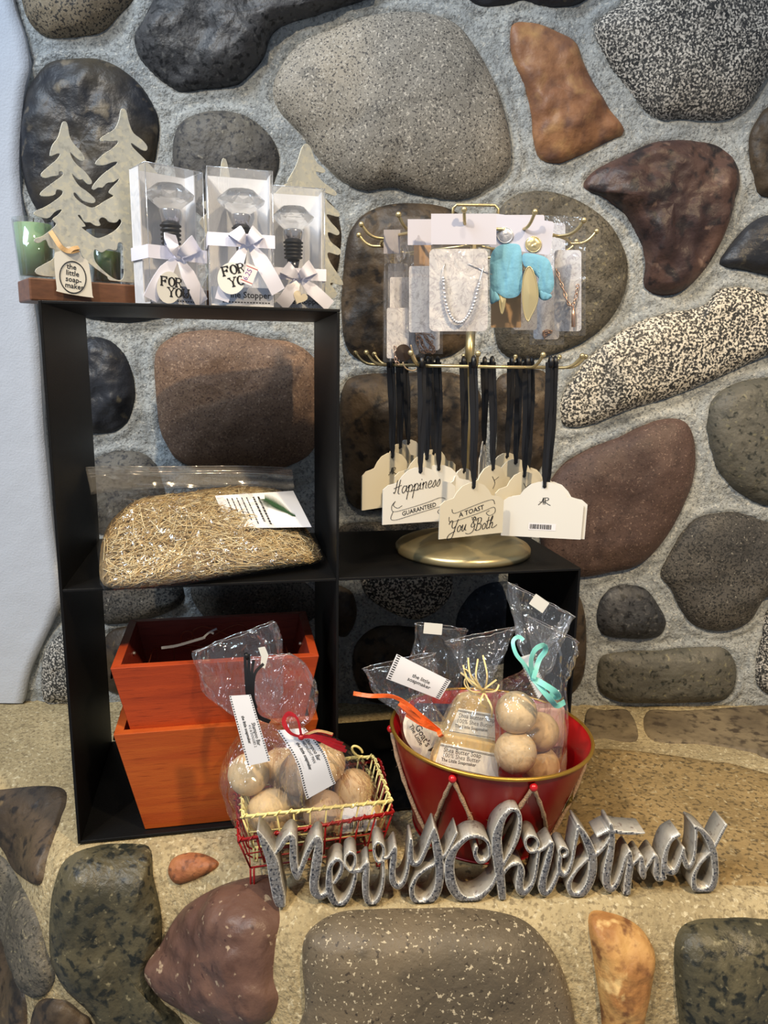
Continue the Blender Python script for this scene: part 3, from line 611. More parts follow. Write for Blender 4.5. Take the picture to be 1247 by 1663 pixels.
        b.build('round_tag', [m_disc, m_ink], t, label='round white tag reading FOR YOU')
    if sticker:
        b = MB(); card(b, rot([(sticker[0]-10, sticker[1]-16), (sticker[0]+10, sticker[1]-16), (sticker[0]+10, sticker[1]+16), (sticker[0]-10, sticker[1]+16)], 22), pl, .0006, 0, .0115)
        for k, sh in ((-12, 0), (12, 0)):
            card(b, rot([(sticker[0]-10, sticker[1]+k-.6), (sticker[0]+10, sticker[1]+k-.6), (sticker[0]+10, sticker[1]+k+.6), (sticker[0]-10, sticker[1]+k+.6)], 22, sticker), pl, .0001, 1, .0122)
        b.text('6.25', .007, tmap(pl, sticker[0], sticker[1]+2, .0123, 60), 2)
        b.build('price_sticker', [simple('pale_pink', rgb(236, 222, 222), .5), simple('red_ink', rgb(190, 90, 90), .5), simple('violet_ink', rgb(120, 90, 160), .5)], t)
    # the stopper, a thing of its own inside the box
    sx, y_cr, y_c0, y_c1, y_r1, y_e, hwc, hwx = stop; dep = d*.42
    q = pl.at(sx, y_c0, -dep); k = (q-CAM).dot(FW)/FPX; zz = lambda y: (y_c0-y)*k
    s = thing('bottle_stopper', slbl, 'bottle stopper', Vector((q.x, q.y, q.z+zz(y_e))), 'crystal bottle stoppers inside the gift boxes')
    b = MB(); b.lathe([(0, zz(y_c0-1)), (hwc*.95*k, zz(y_c0)), (hwc*k, zz(y_c0+2)), (hwc*.8*k, zz(y_c1)), (0, zz(y_c1))], q, 32); b.build('metal_collar', m_chrome, s)
    b = MB(); pr = []; nr = 5
    for i in range(nr):
        a = y_c1+(y_r1-y_c1)*i/nr; st = (y_r1-y_c1)/nr; rr = hwc*(.95-.1*i/nr)*k
        pr += [(rr*.82, zz(a)), (rr, zz(a+st*.25)), (rr, zz(a+st*.55)), (rr*.82, zz(a+st*.75))]
    pr = [(0, pr[0][1])]+pr+[(0, pr[-1][1])]; b.lathe(pr, q, 28); b.build('rubber_rings', m_rub, s)
    b = MB(); b.lathe([(0, zz(y_r1)), (hwc*.62*k, zz(y_r1)), (hwc*.34*k, zz(y_e)), (0, zz(y_e))], q, 24); b.build('steel_cone', m_steel, s)
    b = MB(); ht = y_c0-y_cr; n = 12; prof = [(0, zz(y_cr)), (hwx*.55*k, zz(y_cr+1)), (hwx*k, zz(y_cr+ht*.42)), (hwx*.93*k, zz(y_cr+ht*.55)), (hwc*.8*k, zz(y_c0)), (0, zz(y_c0))]
    vs = []; 
    for i, (r, z) in enumerate(prof):
        for j in range(n): a = 2*PI*(j+.5*(i % 2))/n; vs.append(q+Vector((r*math.cos(a), r*math.sin(a), z)))
    fs = []
    for i in range(len(prof)-1):
        for j in range(n):
            a, c2 = i*n+j, i*n+(j+1) % n; e1, f1 = (i+1)*n+j, (i+1)*n+(j+1) % n
            if i % 2 == 0: fs += [(a, c2, e1), (c2, f1, e1)]
            else: fs += [(a, f1, e1), (a, c2, f1)]
    b.add(vs, fs); b.build('crystal_top', m_cry, s)
BH = .1285
gift_box('clear gift box with satin bow and FOR YOU tag, leftmost and turned right', .1020, .004, 29, .0590, BH, .038, (245, 408),
  [(289, 416), ((276, 388), 1.0), ((316, 396), 1.05)], [([(287,418),(272,438),(256,462),(244,486)], .0145), ([(290,418),(302,440),(316,468),(328,492)], .0150)],
  (274.5, 467, 20, 26, 2), (276, 302, 341, 363, 397, 425, 18, 40), 'Wine Stopper', slbl='crystal topped wine stopper in the leftmost gift box')
gift_box('clear gift box with satin bow, FOR YOU tag and price sticker, middle of three', .1585, .006, 4, .0625, BH, .040, (345, 388),
  [(402, 394), ((381, 374), 1.0), ((418, 377), .95)], [([(400,396),(388,420),(370,455),(360,488)], .0135), ([(404,396),(420,418),(438,448),(452,474)], .0150)],
  (376, 452, 23, 26, -14), (391.5, 311, 349, 368, 392, 425, 16.5, 39), 'Wine Stopper', sticker=(405, 446), slbl='crystal topped wine stopper in the middle gift box')
gift_box('clear gift box with satin bow and cream heart tag, rightmost and set back', .2190, .065, 2, .0600, .1275, .040, (520, 447),
  [(485, 449), ((462, 434), 1.0), ((506, 434), 1.0)], [([(484,452),(476,468),(466,484),(456,496)], .0150), ([(487,452),(504,468),(520,482),(536,497)], .0135)],
  (487, 483, 12, 12), (476, 338, 374, 391, 420, 444, 17, 34), 'Wine Stopper', heart=True, slbl='crystal topped wine stopper with black ribbed rubber in the rightmost gift box')
# ------------------------------------------------------------------ straw bag on the middle board
rnd_ = random.Random(5)
m_bag = film('zip_film', (.985, .985, .98), .06, .06, 1.0, 26, .02)
SB = W(.10, .03, SM2)
P0 = W(.044, -.004, SM2+.004); P1 = W(.262, .058, SM2+.004); P2 = W(.02, .165, .392)
nrm = (P1-P0).cross(P2-P0).normalized(); nrm = nrm if nrm.dot(CAM-P0) > 0 else -nrm
class PLN(PL):
    def __init__(s, o, n, up=Vector((0, 0, 1))): s.o = o; s.n = n; s.u = up.cross(n).normalized(); s.v = n.cross(s.u)
sp = PLN(P0, nrm)
bag = thing('straw_bag', 'clear zip bag of dried straw lying in the upper left compartment', 'bag', SB)
mass = smoothc([(168,950),(162,905),(172,860),(196,830),(232,808),(300,800),(352,792),(412,790),(462,800),(484,836),(506,872),(521,899),(516,914),(470,921),(400,931),(300,945),(220,955)], 64)
mc = np.mean(mass, axis=0)
def domepos(x, y, t, h=.036, e=.45): return sp.at(x, y, .004+h*max(0, 1-t**2.6)**e)
def dgrid(b, outline, c, h, mat=0, n=18, amp=.0, seed=0, back=True):
    rows = []
    for r in range(n+1):
        t = 1-r/n; rows.append([domepos(*(c+(q-c)*t), t, h)+sp.n*amp*nz((q[0]*t*.02+c[0], q[1]*t*.02, t), 2.4, seed)*min(1, (1-t)*4) for q in outline])
    b.grid(rows, mat, closeu=True)
    if back: b.add([sp.at(q[0], q[1], .0035) for q in outline], [tuple(range(len(outline)))], mat)
b = MB(); dgrid(b, mass, mc, .026, amp=.004, seed=3)
core = b.build('straw_core', simple('straw_dark', rgb(146, 122, 84), .8, var=.5, vscale=120, bump=.8, bscale=200), bag)
core.name = 'straw_core'
m_s = [simple('straw_pale', rgb(226, 208, 166), .55), simple('straw_gold', rgb(206, 180, 130), .55), simple('straw_brown', rgb(156, 130, 90), .6), simple('straw_light', rgb(238, 226, 190), .5)]
b = MB()
mpoly = np.array(mass)
mang = np.arctan2(mpoly[:, 1]-mc[1], mpoly[:, 0]-mc[0]); mrad = np.hypot(mpoly[:, 0]-mc[0], mpoly[:, 1]-mc[1]); oi = np.argsort(mang)
def trel(q): return np.hypot(q[0]-mc[0], q[1]-mc[1])/np.interp(math.atan2(q[1]-mc[1], q[0]-mc[0]), mang[oi], mrad[oi], period=2*PI)
k = 0
while k < 5200:
    q = mc+(mass[rnd_.randrange(64)]-mc)*rnd_.random()**.5*.98
    L = 12+46*rnd_.random()**1.4; th = rnd_.gauss(0, .62)+(.55 if q[0] < 330 else -.12) + (.0 if rnd_.random() < .8 else rnd_.uniform(-1.5, 1.5))
    qe = q+np.array([math.cos(th), -math.sin(th)*.75])*L; ta, tb = trel(q), trel(qe)
    if ta > 1 or tb > 1.01: continue
    h = .025+.009*rnd_.random(); qm = (q+qe)/2+np.array([rnd_.gauss(0, 1.2), rnd_.gauss(0, 1.2)])
    p = domepos(q[0], q[1], ta, h)+sp.n*rnd_.uniform(-.001, .0015); p2 = domepos(qe[0], qe[1], tb, h)+sp.n*rnd_.uniform(-.001, .002); p1 = domepos(qm[0], qm[1], trel(qm), h)+sp.n*rnd_.uniform(0, .0012)
    r = rnd_.uniform(.00024, .0006)
    b.tube([p, p1, p2], r, 3, rnd_.choices((0, 1, 2, 3), (4, 5, 3, 2))[0], cap=False); k += 1
b.build('straw', m_s, bag, kind='stuff', label='tangled dry golden straw', fix=False)
# film: body dome and zip flap standing at the back
fo = smoothc([(168,957),(160,912),(152,840),(149,798),(200,790),(300,786),(400,785),(474,789),(486,812),(508,862),(524,899),(522,914),(470,925),(400,935),(300,950),(220,959)], 80); fc = np.mean(fo, axis=0)
b = MB(); dgrid(b, fo, fc, .038, amp=.008, seed=8, n=24, back=False)
top = [(139,759),(190,757),(250,758),(330,757),(400,757),(474,760)]; bot = [(148,800),(200,793),(260,790),(330,788),(400,787),(478,792)]
tt, bb = smoothc(top, 50, False), smoothc(bot, 50, False)
rows = []
for k in range(9):
    f = k/8; rows.append([sp.at(*(tt[i]*(1-f)+bb[i]*f), .004+.0035*nz((i*.16, f*1.5, 0), 1, 4)+.004*math.sin(f*PI)) for i in range(50)])
b.grid(rows, 1); rows2 = [[p - sp.n*.003 for p in r] for r in rows]; b.grid(rows2, 1)
cf = b.build('clear_film', [m_bag, film('zip_flap', (.98, .98, .98), .12, .10, .8, 18, .14, (.4, .4, 1.5))], bag, label='clear plastic zip bag film')
b = MB()
for f in (.30, .42): b.tube([rows[0][i].lerp(rows[-1][i], f)+sp.n*.0012 for i in range(50)], .0006, 5)
b.tube([rows[0][i] for i in range(50)], .00045, 5)
b.build('zip_seal', film('zip_edge', (1, 1, 1), .4, .12, 0, 10, .3), cf)
b = MB(); cp = [(349,805),(476,797),(506,856),(371,858)]
cpp = [cp[0], (390,801),(430,799), cp[1], (490,825), cp[2], (460,857),(410,857), cp[3], (360,832)]
def cardpos(x, y, w=0):
    k = min(range(64), key=lambda i: abs(math.atan2(*(mass[i]-mc)[::-1])-math.atan2(y-mc[1], x-mc[0]))); t = np.hypot(x-mc[0], y-mc[1])/max(1, np.hypot(*(mass[k]-mc)))
    return domepos(x, y, min(t, .9), .036)+sp.n*w
def bil(u, v):   # card surface
    p = (np.array(cp[0])*(1-u)+np.array(cp[1])*u)*(1-v)+(np.array(cp[3])*(1-u)+np.array(cp[2])*u)*v; return p
wc = [(cardpos(*bil(u, v))-sp.o).dot(sp.n) for u in (.2, .8) for v in (.2, .8)]; wm = sum(wc)/4+.006
def cpos(u, v, w=0): p = bil(u, v); return sp.at(p[0], p[1], wm+w-.004*(2*u-1)**2)
b.grid([[cpos(u, v, .0003) for u in np.linspace(0, 1, 9)] for v in np.linspace(0, 1, 5)]); b.grid([[cpos(u, v, -.0003) for u in np.linspace(0, 1, 9)] for v in np.linspace(0, 1, 5)])
rr = random.Random(2)
for li in range(7):   # lines of small print
    u0 = .08+li*.062+(.02 if li > 1 else 0); x = .10
    while x < .86-.03*li:
        l = rr.uniform(.02, .09); hgt = .024 if li < 2 else .014
        b.add([cpos(.50-u0+.1, x, .0006), cpos(.50-u0+.1+hgt, x, .0006), cpos(.50-u0+.1+hgt, min(x+l, .9), .0006), cpos(.50-u0+.1, min(x+l, .9), .0006)], [(0, 1, 2, 3)], 1); x += l+.015
for k in range(26):   # spruce sprig printed at the right
    f = k/25; cx, cy = .60+.26*f, .18+.5*f; 
    for sgn in (-1, 1):
        a = .9*sgn+.95; l = .16*(.4+math.sin(PI*min(1, f+.15)))
        ex, ey = cx-l*.8*math.cos(a), cy-l*math.sin(a)*1.1
        b.add([cpos(cx, cy, .0007), cpos(cx+.012, cy+.02, .0007), cpos(min(.99, max(.5, ex)), min(.97, max(.03, ey)), .0007)], [(0, 1, 2)], 2)
b.build('printed_card', [m_cardp, m_ink, simple('print_green', rgb(40, 74, 44), .6)], bag, label='white printed card with a green spruce sprig')

# ------------------------------------------------------------------ jewellery and tag rack
m_gold = simple('brushed_gold', rgb(206, 188, 142), .32, .78, var=.08, vscale=4)
RC = Vector((.432, .176, SM2+.0003)); RY = RC.y
rack = thing('display_rack', 'brushed gold two-tier hook rack on the lower black shelf top', 'display rack', RC)
b = MB(); b.lathe([(0, 0), (.0835, 0), (.0845, .003), (.0845, .007), (.082, .010), (.074, .014), (.058, .0185), (.035, .022), (.012, .0235), (.0055, .026), (0, .026)], RC, 56); b.build('round_base', m_gold, rack)
ZL, ZU = .2285, .3665
b = MB(); b.tube([RC+Vector((0, 0, .02)), RC+Vector((0, 0, ZU+.012))], .0042, 14); b.tube([RC+Vector((0, 0, ZL-.012)), RC+Vector((0, 0, ZL+.040))], .0056, 14); b.build('pole', m_gold, rack)
b = MB(); lp = [(-.026, .010), (-.026, .039), (-.022, .043), (.022, .043), (.026, .039), (.026, .010)]
b.tube([RC+Vector((x, -.004, ZU+z)) for x, z in lp], .0017, 8); b.tube([RC+Vector((x, -.004, ZU+.010)) for x in (-.026, .026)], .0017, 8); b.build('top_loop', m_gold, rack)
def hookpos(z, ang, f): 
    a = math.radians(ang); return RC+Vector((math.sin(a)*f, -math.cos(a)*f, z))
def tier(z, off, R=.108, tip=.013):
    b = MB(); b.tube([hookpos(z, 360*k/60, R) for k in range(60)], .0017, 8, closed=True)
    for k in range(4): b.tube([hookpos(z, 45+90*k, .004), hookpos(z, 45+90*k, R)], .0015, 6)
    b.build('hook_ring', m_gold, rack)
    for k in range(12):
        a = off+30*k; b = MB(); c = vpath([hookpos(z, a, R-.002), hookpos(z, a, R+.008), hookpos(z+.001, a, R+.015), hookpos(z+.005, a, R+.022), hookpos(z+tip, a, R+.029)], 12)
        b.tube(c, .0017, 7); b.ball(c[-1], .0031, nu=10, nv=7); b.build('hook', m_gold, rack)
tier(ZL, -4); tier(ZU, -12)

# cards and jewellery on the upper tier
def marble():
    m = stone('marble', rgb(214, 212, 214), rgb(232, 231, 232), rough=.35, big=30, bump=.0); t = m.node_tree; N, L = t.nodes, t.links
    v = N.new('ShaderNodeTexNoise'); v.inputs['Scale'].default_value = 55; v.inputs['Distortion'].default_value = 2.5; v.inputs['Detail'].default_value = 3
    tc = N.new('ShaderNodeTexCoord'); L.new(tc.outputs['Object'], v.inputs[0])
    r = N.new('ShaderNodeValToRGB'); e = r.color_ramp.elements; e[0].position = .46; e[0].color = (1, 1, 1, 1); e[1].position = .50; e[1].color = rgb(222, 219, 224)
    n = r.color_ramp.elements.new(.54); n.color = (1, 1, 1, 1); L.new(v.outputs[0], r.inputs[0])
    b = N['Principled BSDF']; old = b.inputs['Base Color'].links[0].from_socket
    mx = N.new('ShaderNodeMix'); mx.data_type = 'RGBA'; mx.blend_type = 'MULTIPLY'; mx.inputs[0].default_value = 1; L.new(old, mx.inputs[6]); L.new(r.outputs[0], mx.inputs[7]); L.new(mx.outputs[2], b.inputs['Base Color']); return m
m_mar = marble(); m_sleeve = film('sleeve', (.99, .99, .995), .03, .05, .5, 26, .015); m_white = simple('white_card2', rgb(188, 188, 202), .5); m_brownc = simple('kraft_card', rgb(186, 150, 112), .7)
m_silver = simple('silver_bead', rgb(214, 214, 218), .28, .65); m_copper = simple('copper_chain', rgb(202, 168, 148), .3, .8); m_goldj = simple('gold_leaf', rgb(214, 198, 152), .3, .65)
m_twine2 = simple('fine_twine', rgb(176, 150, 116), .8); m_pend = simple('dark_pendant', rgb(50, 40, 34), .25)
def sleeve(pl, quad, header=None, w=.0015, puff=.003):
    b = MB(); q = [np.array(p, float) for p in quad]; n = 10
    for s in (1, -1):
        b.grid([[pl.at(*((q[0]*(1-u)+q[1]*u)*(1-v)+(q[3]*(1-u)+q[2]*u)*v), s*(w+puff*math.sin(PI*u)*math.sin(PI*min(1, v*1.3+.02))+.0006*nz((u*3, v*4, s), 2))) for u in np.linspace(0, 1, n)] for v in np.linspace(0, 1, n)])
    return b
def chain(b, pts, r, link, mat=0):
    P = vpath(pts, max(4, int(sum((pts[i+1]-pts[i]).length for i in range(len(pts)-1))/link)))
    for i in range(len(P)-1):
        a, c = P[i], P[i+1]; d = (c-a); m = (a+c)/2; t = d.normalized(); n = t.cross(FW if i % 2 else UP); n = n.normalized() if n.length > .1 else t.orthogonal().normalized()
        b.tube([m+t*d.length*.62*math.cos(x)+n*link*.34*math.sin(x) for x in np.linspace(0, 2*PI, 9)[:-1]], r, 4, mat, closed=True)
def jcard(lbl, px, py, y, yaw, cat='jewellery card', group='jewellery cards on the upper tier'):
    pl = PL(px, py, y, yaw); t = thing('jewelry_card', lbl, cat, pl.o); t.name = 'jewelry_card'; return pl, t
# ring front y: RC.y-.125 = .05
def backer(lbl, px, py, y, yaw, quad, mat, th=.0010, slv=True, r=4, extra=None, head=None):
    pl, t = jcard(lbl, px, py, y, yaw)
    b = MB(); poly = rrect(min(q[0] for q in quad), min(q[1] for q in quad), max(q[0] for q in quad), max(q[1] for q in quad), r)
    if len(quad) == 3: poly = rot(poly, quad[2][2] if len(quad[2]) > 2 else 0)
    card(b, poly, pl, th); b.build('card', mat, t)
    if slv:
        x0, y0, x1, y1 = slv; sleeve(pl, [(x0, y0), (x1, y0), (x1, y1), (x0, y1)]).build('clear_sleeve', m_sleeve, t)
    if head:
        b = MB(); card(b, [(head[0], head[1]), (head[2], head[1]), (head[2], head[3]), (head[0], head[3])], pl, .0008, 0, .0025); b.build('header_strip', m_white, t)
    return pl, t
# front centre: silver bead necklace
pl, t = backer('marbled card with silver bead necklace in a clear sleeve, front centre', 745, 440, .056, 4, [(697, 404), (792, 538)], m_mar, slv=(690, 396, 797, 543), r=9, head=(700, 347, 806, 397))
b = MB(); N_ = vpath([pl.at(720, 452, .0045), pl.at(724, 490, .005), pl.at(733, 515, .0055), pl.at(745, 524, .0055), pl.at(757, 517, .0055), pl.at(769, 495, .005), pl.at(778, 462, .0045)], 31)
for p in N_: b.ball(p, .0017, 0, 8, 6)
b.tube(vpath([pl.at(720, 452, .0045), pl.at(719, 438, .003), pl.at(723, 428, .001)], 6), .0005, 5); b.tube(vpath([pl.at(778, 462, .0045), pl.at(782, 445, .003), pl.at(786, 432, .001)], 6), .0005, 5)
b.build('bead_necklace', m_silver, t)
b = MB()
for (x0, y0) in ((760, 428), (777, 436)): b.tube([pl.at(x0, y0, .0018), pl.at(x0+22, y0+10, .0018)], .0004, 4)
b.build('clasp_pin', m_silver, t)
# right of centre: earrings on a white card, tilted
pl, t = jcard('tilted white earring card with two hammered discs, teal ribbons and gold leaf drops', 850, 385, .066, -14)
b = MB(); card(b, rot(rrect(797, 353, 897, 408, 5), 8), pl, .0010); b.build('card', m_white, t)
for x, y, m, nm in ((820, 382, m_silver, 'hammered silver disc'), (866, 397, m_goldj, 'hammered pale gold disc')):
    b = MB(); rows = []
    for r in np.linspace(1, 0, 7): rows.append([pl.at(x+12.5*r*math.cos(a), y+12.5*r*math.sin(a), .002+.0016*(1-r**2)+.0009*nz((x+r*5*math.cos(a), y+r*5*math.sin(a), 0), .7)) for a in np.linspace(0, 2*PI, 22)[:-1]])
    b.grid(rows, closeu=True); b.tube([pl.at(x+12.5*math.cos(a), y+12.5*math.sin(a), .0018) for a in np.linspace(0, 2*PI, 24)[:-1]], .0007, 5, closed=True); b.build('hammered_disc', m, t, label=nm)
m_teal = simple('teal_chiffon', rgb(112, 168, 192), .85, bump=.8, bscale=90, var=.18, vscale=30)
def cloth(poly, w0, w1, sd):
    b = MB(); ol = smoothc(poly, 48); c = np.mean(ol, axis=0); fr = []; bk = []
    for r in range(9):
        k = 1-r/8; fr.append([pl.at(*(c+(q-c)*k), w0+w1*(1-k**2.5)**.6+.0005*math.sin((q[0]-c[0])*k*.75+(q[1]-c[1])*k*.06)*(1-k*k)+.0016*nz((c[0]*.03+(q[0]-c[0])*k*.16, c[1]*.03+(q[1]-c[1])*k*.03, sd), 1.2, sd)) for q in ol])
    b.grid(fr, closeu=True); b.add([pl.at(q[0], q[1], w0-.001) for q in ol], [tuple(range(48))]); b.grid([[pl.at(q[0], q[1], w0-.001) for q in ol], fr[0]], closeu=True)
    b.build('chiffon_ribbon', m_teal, t)
cloth([(812,398),(838,396),(846,405),(848,440),(846,472),(838,482),(822,484),(808,476),(797,470),(795,440),(798,412)], .002, .0022, 1)
cloth([(850,412),(876,414),(892,424),(899,450),(898,470),(888,478),(872,474),(876,455),(862,440),(850,430)], .002, .002, 2)
cloth([(796,462),(806,474),(812,486),(806,490),(796,492)], .001, .002, 3); cloth([(874,470),(890,474),(896,482),(886,488),(876,484)], .001, .002, 4)
for poly, w in (([(858,433),(866,442),(873,470),(872,492),(862,514),(857,522),(851,508),(848,480),(850,450)], .006), ([(812,478),(820,480),(820,492),(815,510),(811,492)], .001)):
    b = MB(); ol = smoothc(poly, 32); c = np.mean(ol, axis=0); b.grid([[pl.at(*(c+(q-c)*k), w+.0015*(1-k)) for q in ol] for k in (1, .8, .5, 0)], closeu=True)
    b.add([pl.at(q[0], q[1], w-.0008) for q in ol], [tuple(range(32))]); b.tube([pl.at(q[0], q[1], w) for q in ol], .0007, 5, closed=True); b.build('leaf_drop', m_goldj, t, label='pointed gold leaf drop')
# right: marbled card with link chain
pl, t = backer('marbled card with rose gold link necklace, rightmost on the upper tier', 921, 450, .100, -42, [(900, 406), (944, 538)], m_mar, slv=(897, 352, 951, 545), r=6)
b = MB(); chain(b, [pl.at(903, 437, .004), pl.at(914, 468, .005), pl.at(925, 496, .0055), pl.at(933, 490, .0055), pl.at(938, 462, .004)], .0006, .0045); b.build('link_chain', m_copper, t)
b = MB(); b.tube([pl.at(931, 498, .0055), pl.at(931, 512, .0055), pl.at(931, 531, .0055)], [.0006, .0022, .0020], 8); b.build('bar_pendant', m_copper, t)
# behind right
backer('kraft card behind the teal ribbons', 822, 505, .092, -6, [(797, 440), (846, 532)], m_brownc, slv=False, r=2)
backer('marbled card half hidden between teal ribbons and rightmost card', 852, 510, .110, -20, [(833, 440), (872, 536)], m_mar, slv=(830, 420, 876, 542), r=5)
pl, t = backer('lowest marbled card with a copper charm on the right of the tier', 888, 510, .140, -25, [(866, 440), (908, 551)], m_mar, slv=(860, 430, 916, 560), r=5)
b = MB(); rq = random.Random(8)
pts = [pl.at(888+rq.uniform(-7, 8), 541+rq.uniform(-7, 9), .003) for _ in range(9)]; chain(b, pts, .0006, .003); b.build('copper_charm', m_copper, t)
backer('plain marbled card behind the rose gold link necklace', 905, 440, .150, -40, [(884, 362), (918, 528)], m_mar, slv=(880, 350, 922, 535), r=5)
# left group
pl, t = backer('marbled card in tall clear sleeve with coiled copper chain, left of centre', 655, 505, .088, 30, [(633, 450), (680, 576)], m_mar, slv=(640, 352, 690, 580), r=3)
b = MB(); rq = random.Random(4)
for q in range(3):
    chain(b, [pl.at(690+13*math.cos(a+q)+rq.uniform(-3, 3), 556+17*math.sin(a*1.0+q*2)+rq.uniform(-3, 3), .003+.001*q) for a in np.linspace(0, 6, 10)], .00065, .004)
b.build('copper_chain', m_copper, t, label='tangled copper chain')
pl, t = backer('marbled card with dark oval pendant on a twine loop', 650, 560, .080, 24, [(628, 500), (664, 582)], m_mar, slv=(622, 440, 672, 588), r=3)
b = MB(); rows = [[pl.at(655+13*k*math.cos(a), 573+14*k*math.sin(a), .007+.002*(1-k)) for a in np.linspace(0, 2*PI, 22)[:-1]] for k in (1, .7, .3, 0)]; b.grid(rows, closeu=True)
b.add([pl.at(655+13*math.cos(a), 573+14*math.sin(a), .0055) for a in np.linspace(0, 2*PI, 22)[:-1]], [tuple(range(21))]); b.build('oval_pendant', m_pend, t, label='dark oval pendant')
b = MB(); b.tube(vpath([pl.at(667, 560, .007), pl.at(674, 584, .008), pl.at(678, 597, .008), pl.at(670, 602, .008), pl.at(659, 598, .008), pl.at(654, 588, .008)], 20), .0008, 6); b.build('twine_loop', m_twine2, t)
b = MB(); chain(b, [pl.at(641, 562, .006), pl.at(643, 574, .006), pl.at(642, 586, .006), pl.at(648, 592, .006)], .0007, .004); b.build('copper_chain', m_copper, t)
backer('white header card and marbled sheet, outermost on the left', 640, 440, .115, 50, [(630, 428), (662, 560)], m_mar, slv=(624, 372, 668, 566), r=4, head=(623, 373, 650, 412))
backer('kraft card seen between the left sleeves', 690, 470, .100, 20, [(672, 380), (700, 530)], m_brownc, slv=False, r=2)
backer('marbled card low behind the copper chain', 696, 500, .125, 10, [(672, 420), (714, 569)], m_mar, slv=(668, 360, 719, 575), r=5)
backer('sleeved marbled card just left of the silver necklace', 690, 450, .080, 12, [(664, 432), (700, 540)], m_mar, slv=(660, 355, 704, 546), r=4, head=(662, 356, 702, 398))
backer('white card behind the tilted earring card', 860, 370, .090, -10, [(812, 349), (884, 420)], m_white, slv=False, r=3)

# hang tags with black ribbons on the lower tier
m_tagw = simple('white_tag', rgb(214, 213, 208), .55); m_tagc = simple('cream_tag', rgb(210, 204, 186), .55); m_rib = simple('black_satin', rgb(16, 16, 20), .42, sheen=1)
TAGS = [(-.5, 0), (-.5, .42), (-.5, .445), (-.43, .50), (-.35, .515), (-.295, .53), (-.25, .60), (-.17, .675), (-.07, .71), (.07, .71), (.17, .675), (.25, .60), (.295, .53), (.35, .515), (.43, .50), (.5, .445), (.5, .42), (.5, 0)]
def hang_tag(lbl, hx, hy, y, yaw, mat, wid=.087, ribx=None, art=None, ribtop=594, group='gift hang tags on the lower tier', rw=.0062, roll=0):
    pl = PL(hx, hy, y, yaw); t = thing('hang_tag', lbl, 'hang tag', pl.o, group); t.name = 'hang_tag'
    cr, sr = math.cos(math.radians(roll)), math.sin(math.radians(roll))
    P = lambda u, v, w=0: pl.p((u*cr-(v)*sr)*wid, (u*sr+v*cr)*wid, w)
    b = MB(); pts = [P(u, v-.655, .0007) for u, v in TAGS]; bk = [P(u, v-.655, -.0007) for u, v in TAGS]; b.slab(pts, bk)
    b.lathe([(.0, .0), (.0022, 0), (.0022, .0005)], P(0, .005, .0008), 12, 2, Matrix((pl.u, pl.v, pl.n)).transposed())
    if art: art(b, P, wid, pl)
    b.build('card', [mat, m_ink, simple('hole', rgb(60, 58, 56), .6), simple('sticker', rgb(226, 224, 228), .4)], t)
    rx = ribx or hx; top = atY(rx, ribtop-6, y); b = MB(); a = pl.p(0, .0, .002)
    for k, (dx, ww) in enumerate(((-.0018, rw), (.0022, rw*.8))):
        tw = [math.sin(i*.5+k*2+hx)*.5 for i in range(14)]
        pp = vpath([top+Vector((dx*1.2, .002*k, .0)), top.lerp(a, .4)+Vector((dx+.001, 0, 0)), top.lerp(a, .8)+Vector((dx*.5, 0, 0)), a], 14)
        b.strip(pp, [ww*(1-.35*abs(x))*(1 if i < 12 else .7) for i, x in enumerate(tw)], [Vector((x, -1, 0)).normalized() for x in tw])
    b.tube([top+Vector((0, .004, 0)), top+Vector((0, .0, .005)), top+Vector((0, -.006, .003)), top+Vector((0, -.005, -.006))], .0026, 7, flat=.6)
    b.build('black_ribbon', m_rib, t); return pl
def pen(b, P, strokes, w, wid, sc=1, ox=0, oy=0):
    for s in strokes:
        q = smoothc(s, max(8, len(s)*5), False); n = len(q)
        c3 = [P(ox+p[0]*sc, oy+p[1]*sc, .0010) for p in q]; N3 = (P(0, 0, 1)-P(0, 0, 0)).normalized()
        ww = [w*(.35+.65*abs(((c3[min(i+1, n-1)]-c3[max(i-1, 0)]).normalized()).z)) for i in range(n)]
        b.strip(c3, ww, N3, 1, .0001)
def monogram(b, P, wid, pl):
    pen(b, P, [[(-.06,-.06),(-.02,-.02),(.0,.03),(.0,-.05)],[(-.05,-.02),(.02,-.02)],[(.02,.03),(.02,-.05)],[(-.01,.03),(.05,.035),(.06,.01),(.02,-.01),(.05,-.04),(.09,-.06)]], .0008, wid, 1, 0, -.175)
def backart(b, P, wid, pl):
    monogram(b, P, wid, pl)
    b.add([P(-.16, -.56, .0009), P(.18, -.56, .0009), P(.18, -.47, .0009), P(-.16, -.47, .0009)], [(0, 1, 2, 3)], 3)
    rr = random.Random(3); x = -.145
    while x < .12:
        w = rr.choice((.006, .010, .014)); b.add([P(x, -.545, .0011), P(x+w, -.545, .0011), P(x+w, -.485, .0011), P(x, -.485, .0011)], [(0, 1, 2, 3)], 1); x += w+rr.choice((.006, .010))
def lettering(b, P, word, size, x, y, ang, shear=.35, sq=.85, bold=.0):
    a = math.radians(ang); b.text(word, size, lambda u, v: P(x+u*math.cos(a)-v*math.sin(a), y+u*math.sin(a)+v*math.cos(a), .0010), 1, bold=bold, squash=sq, shear=shear)
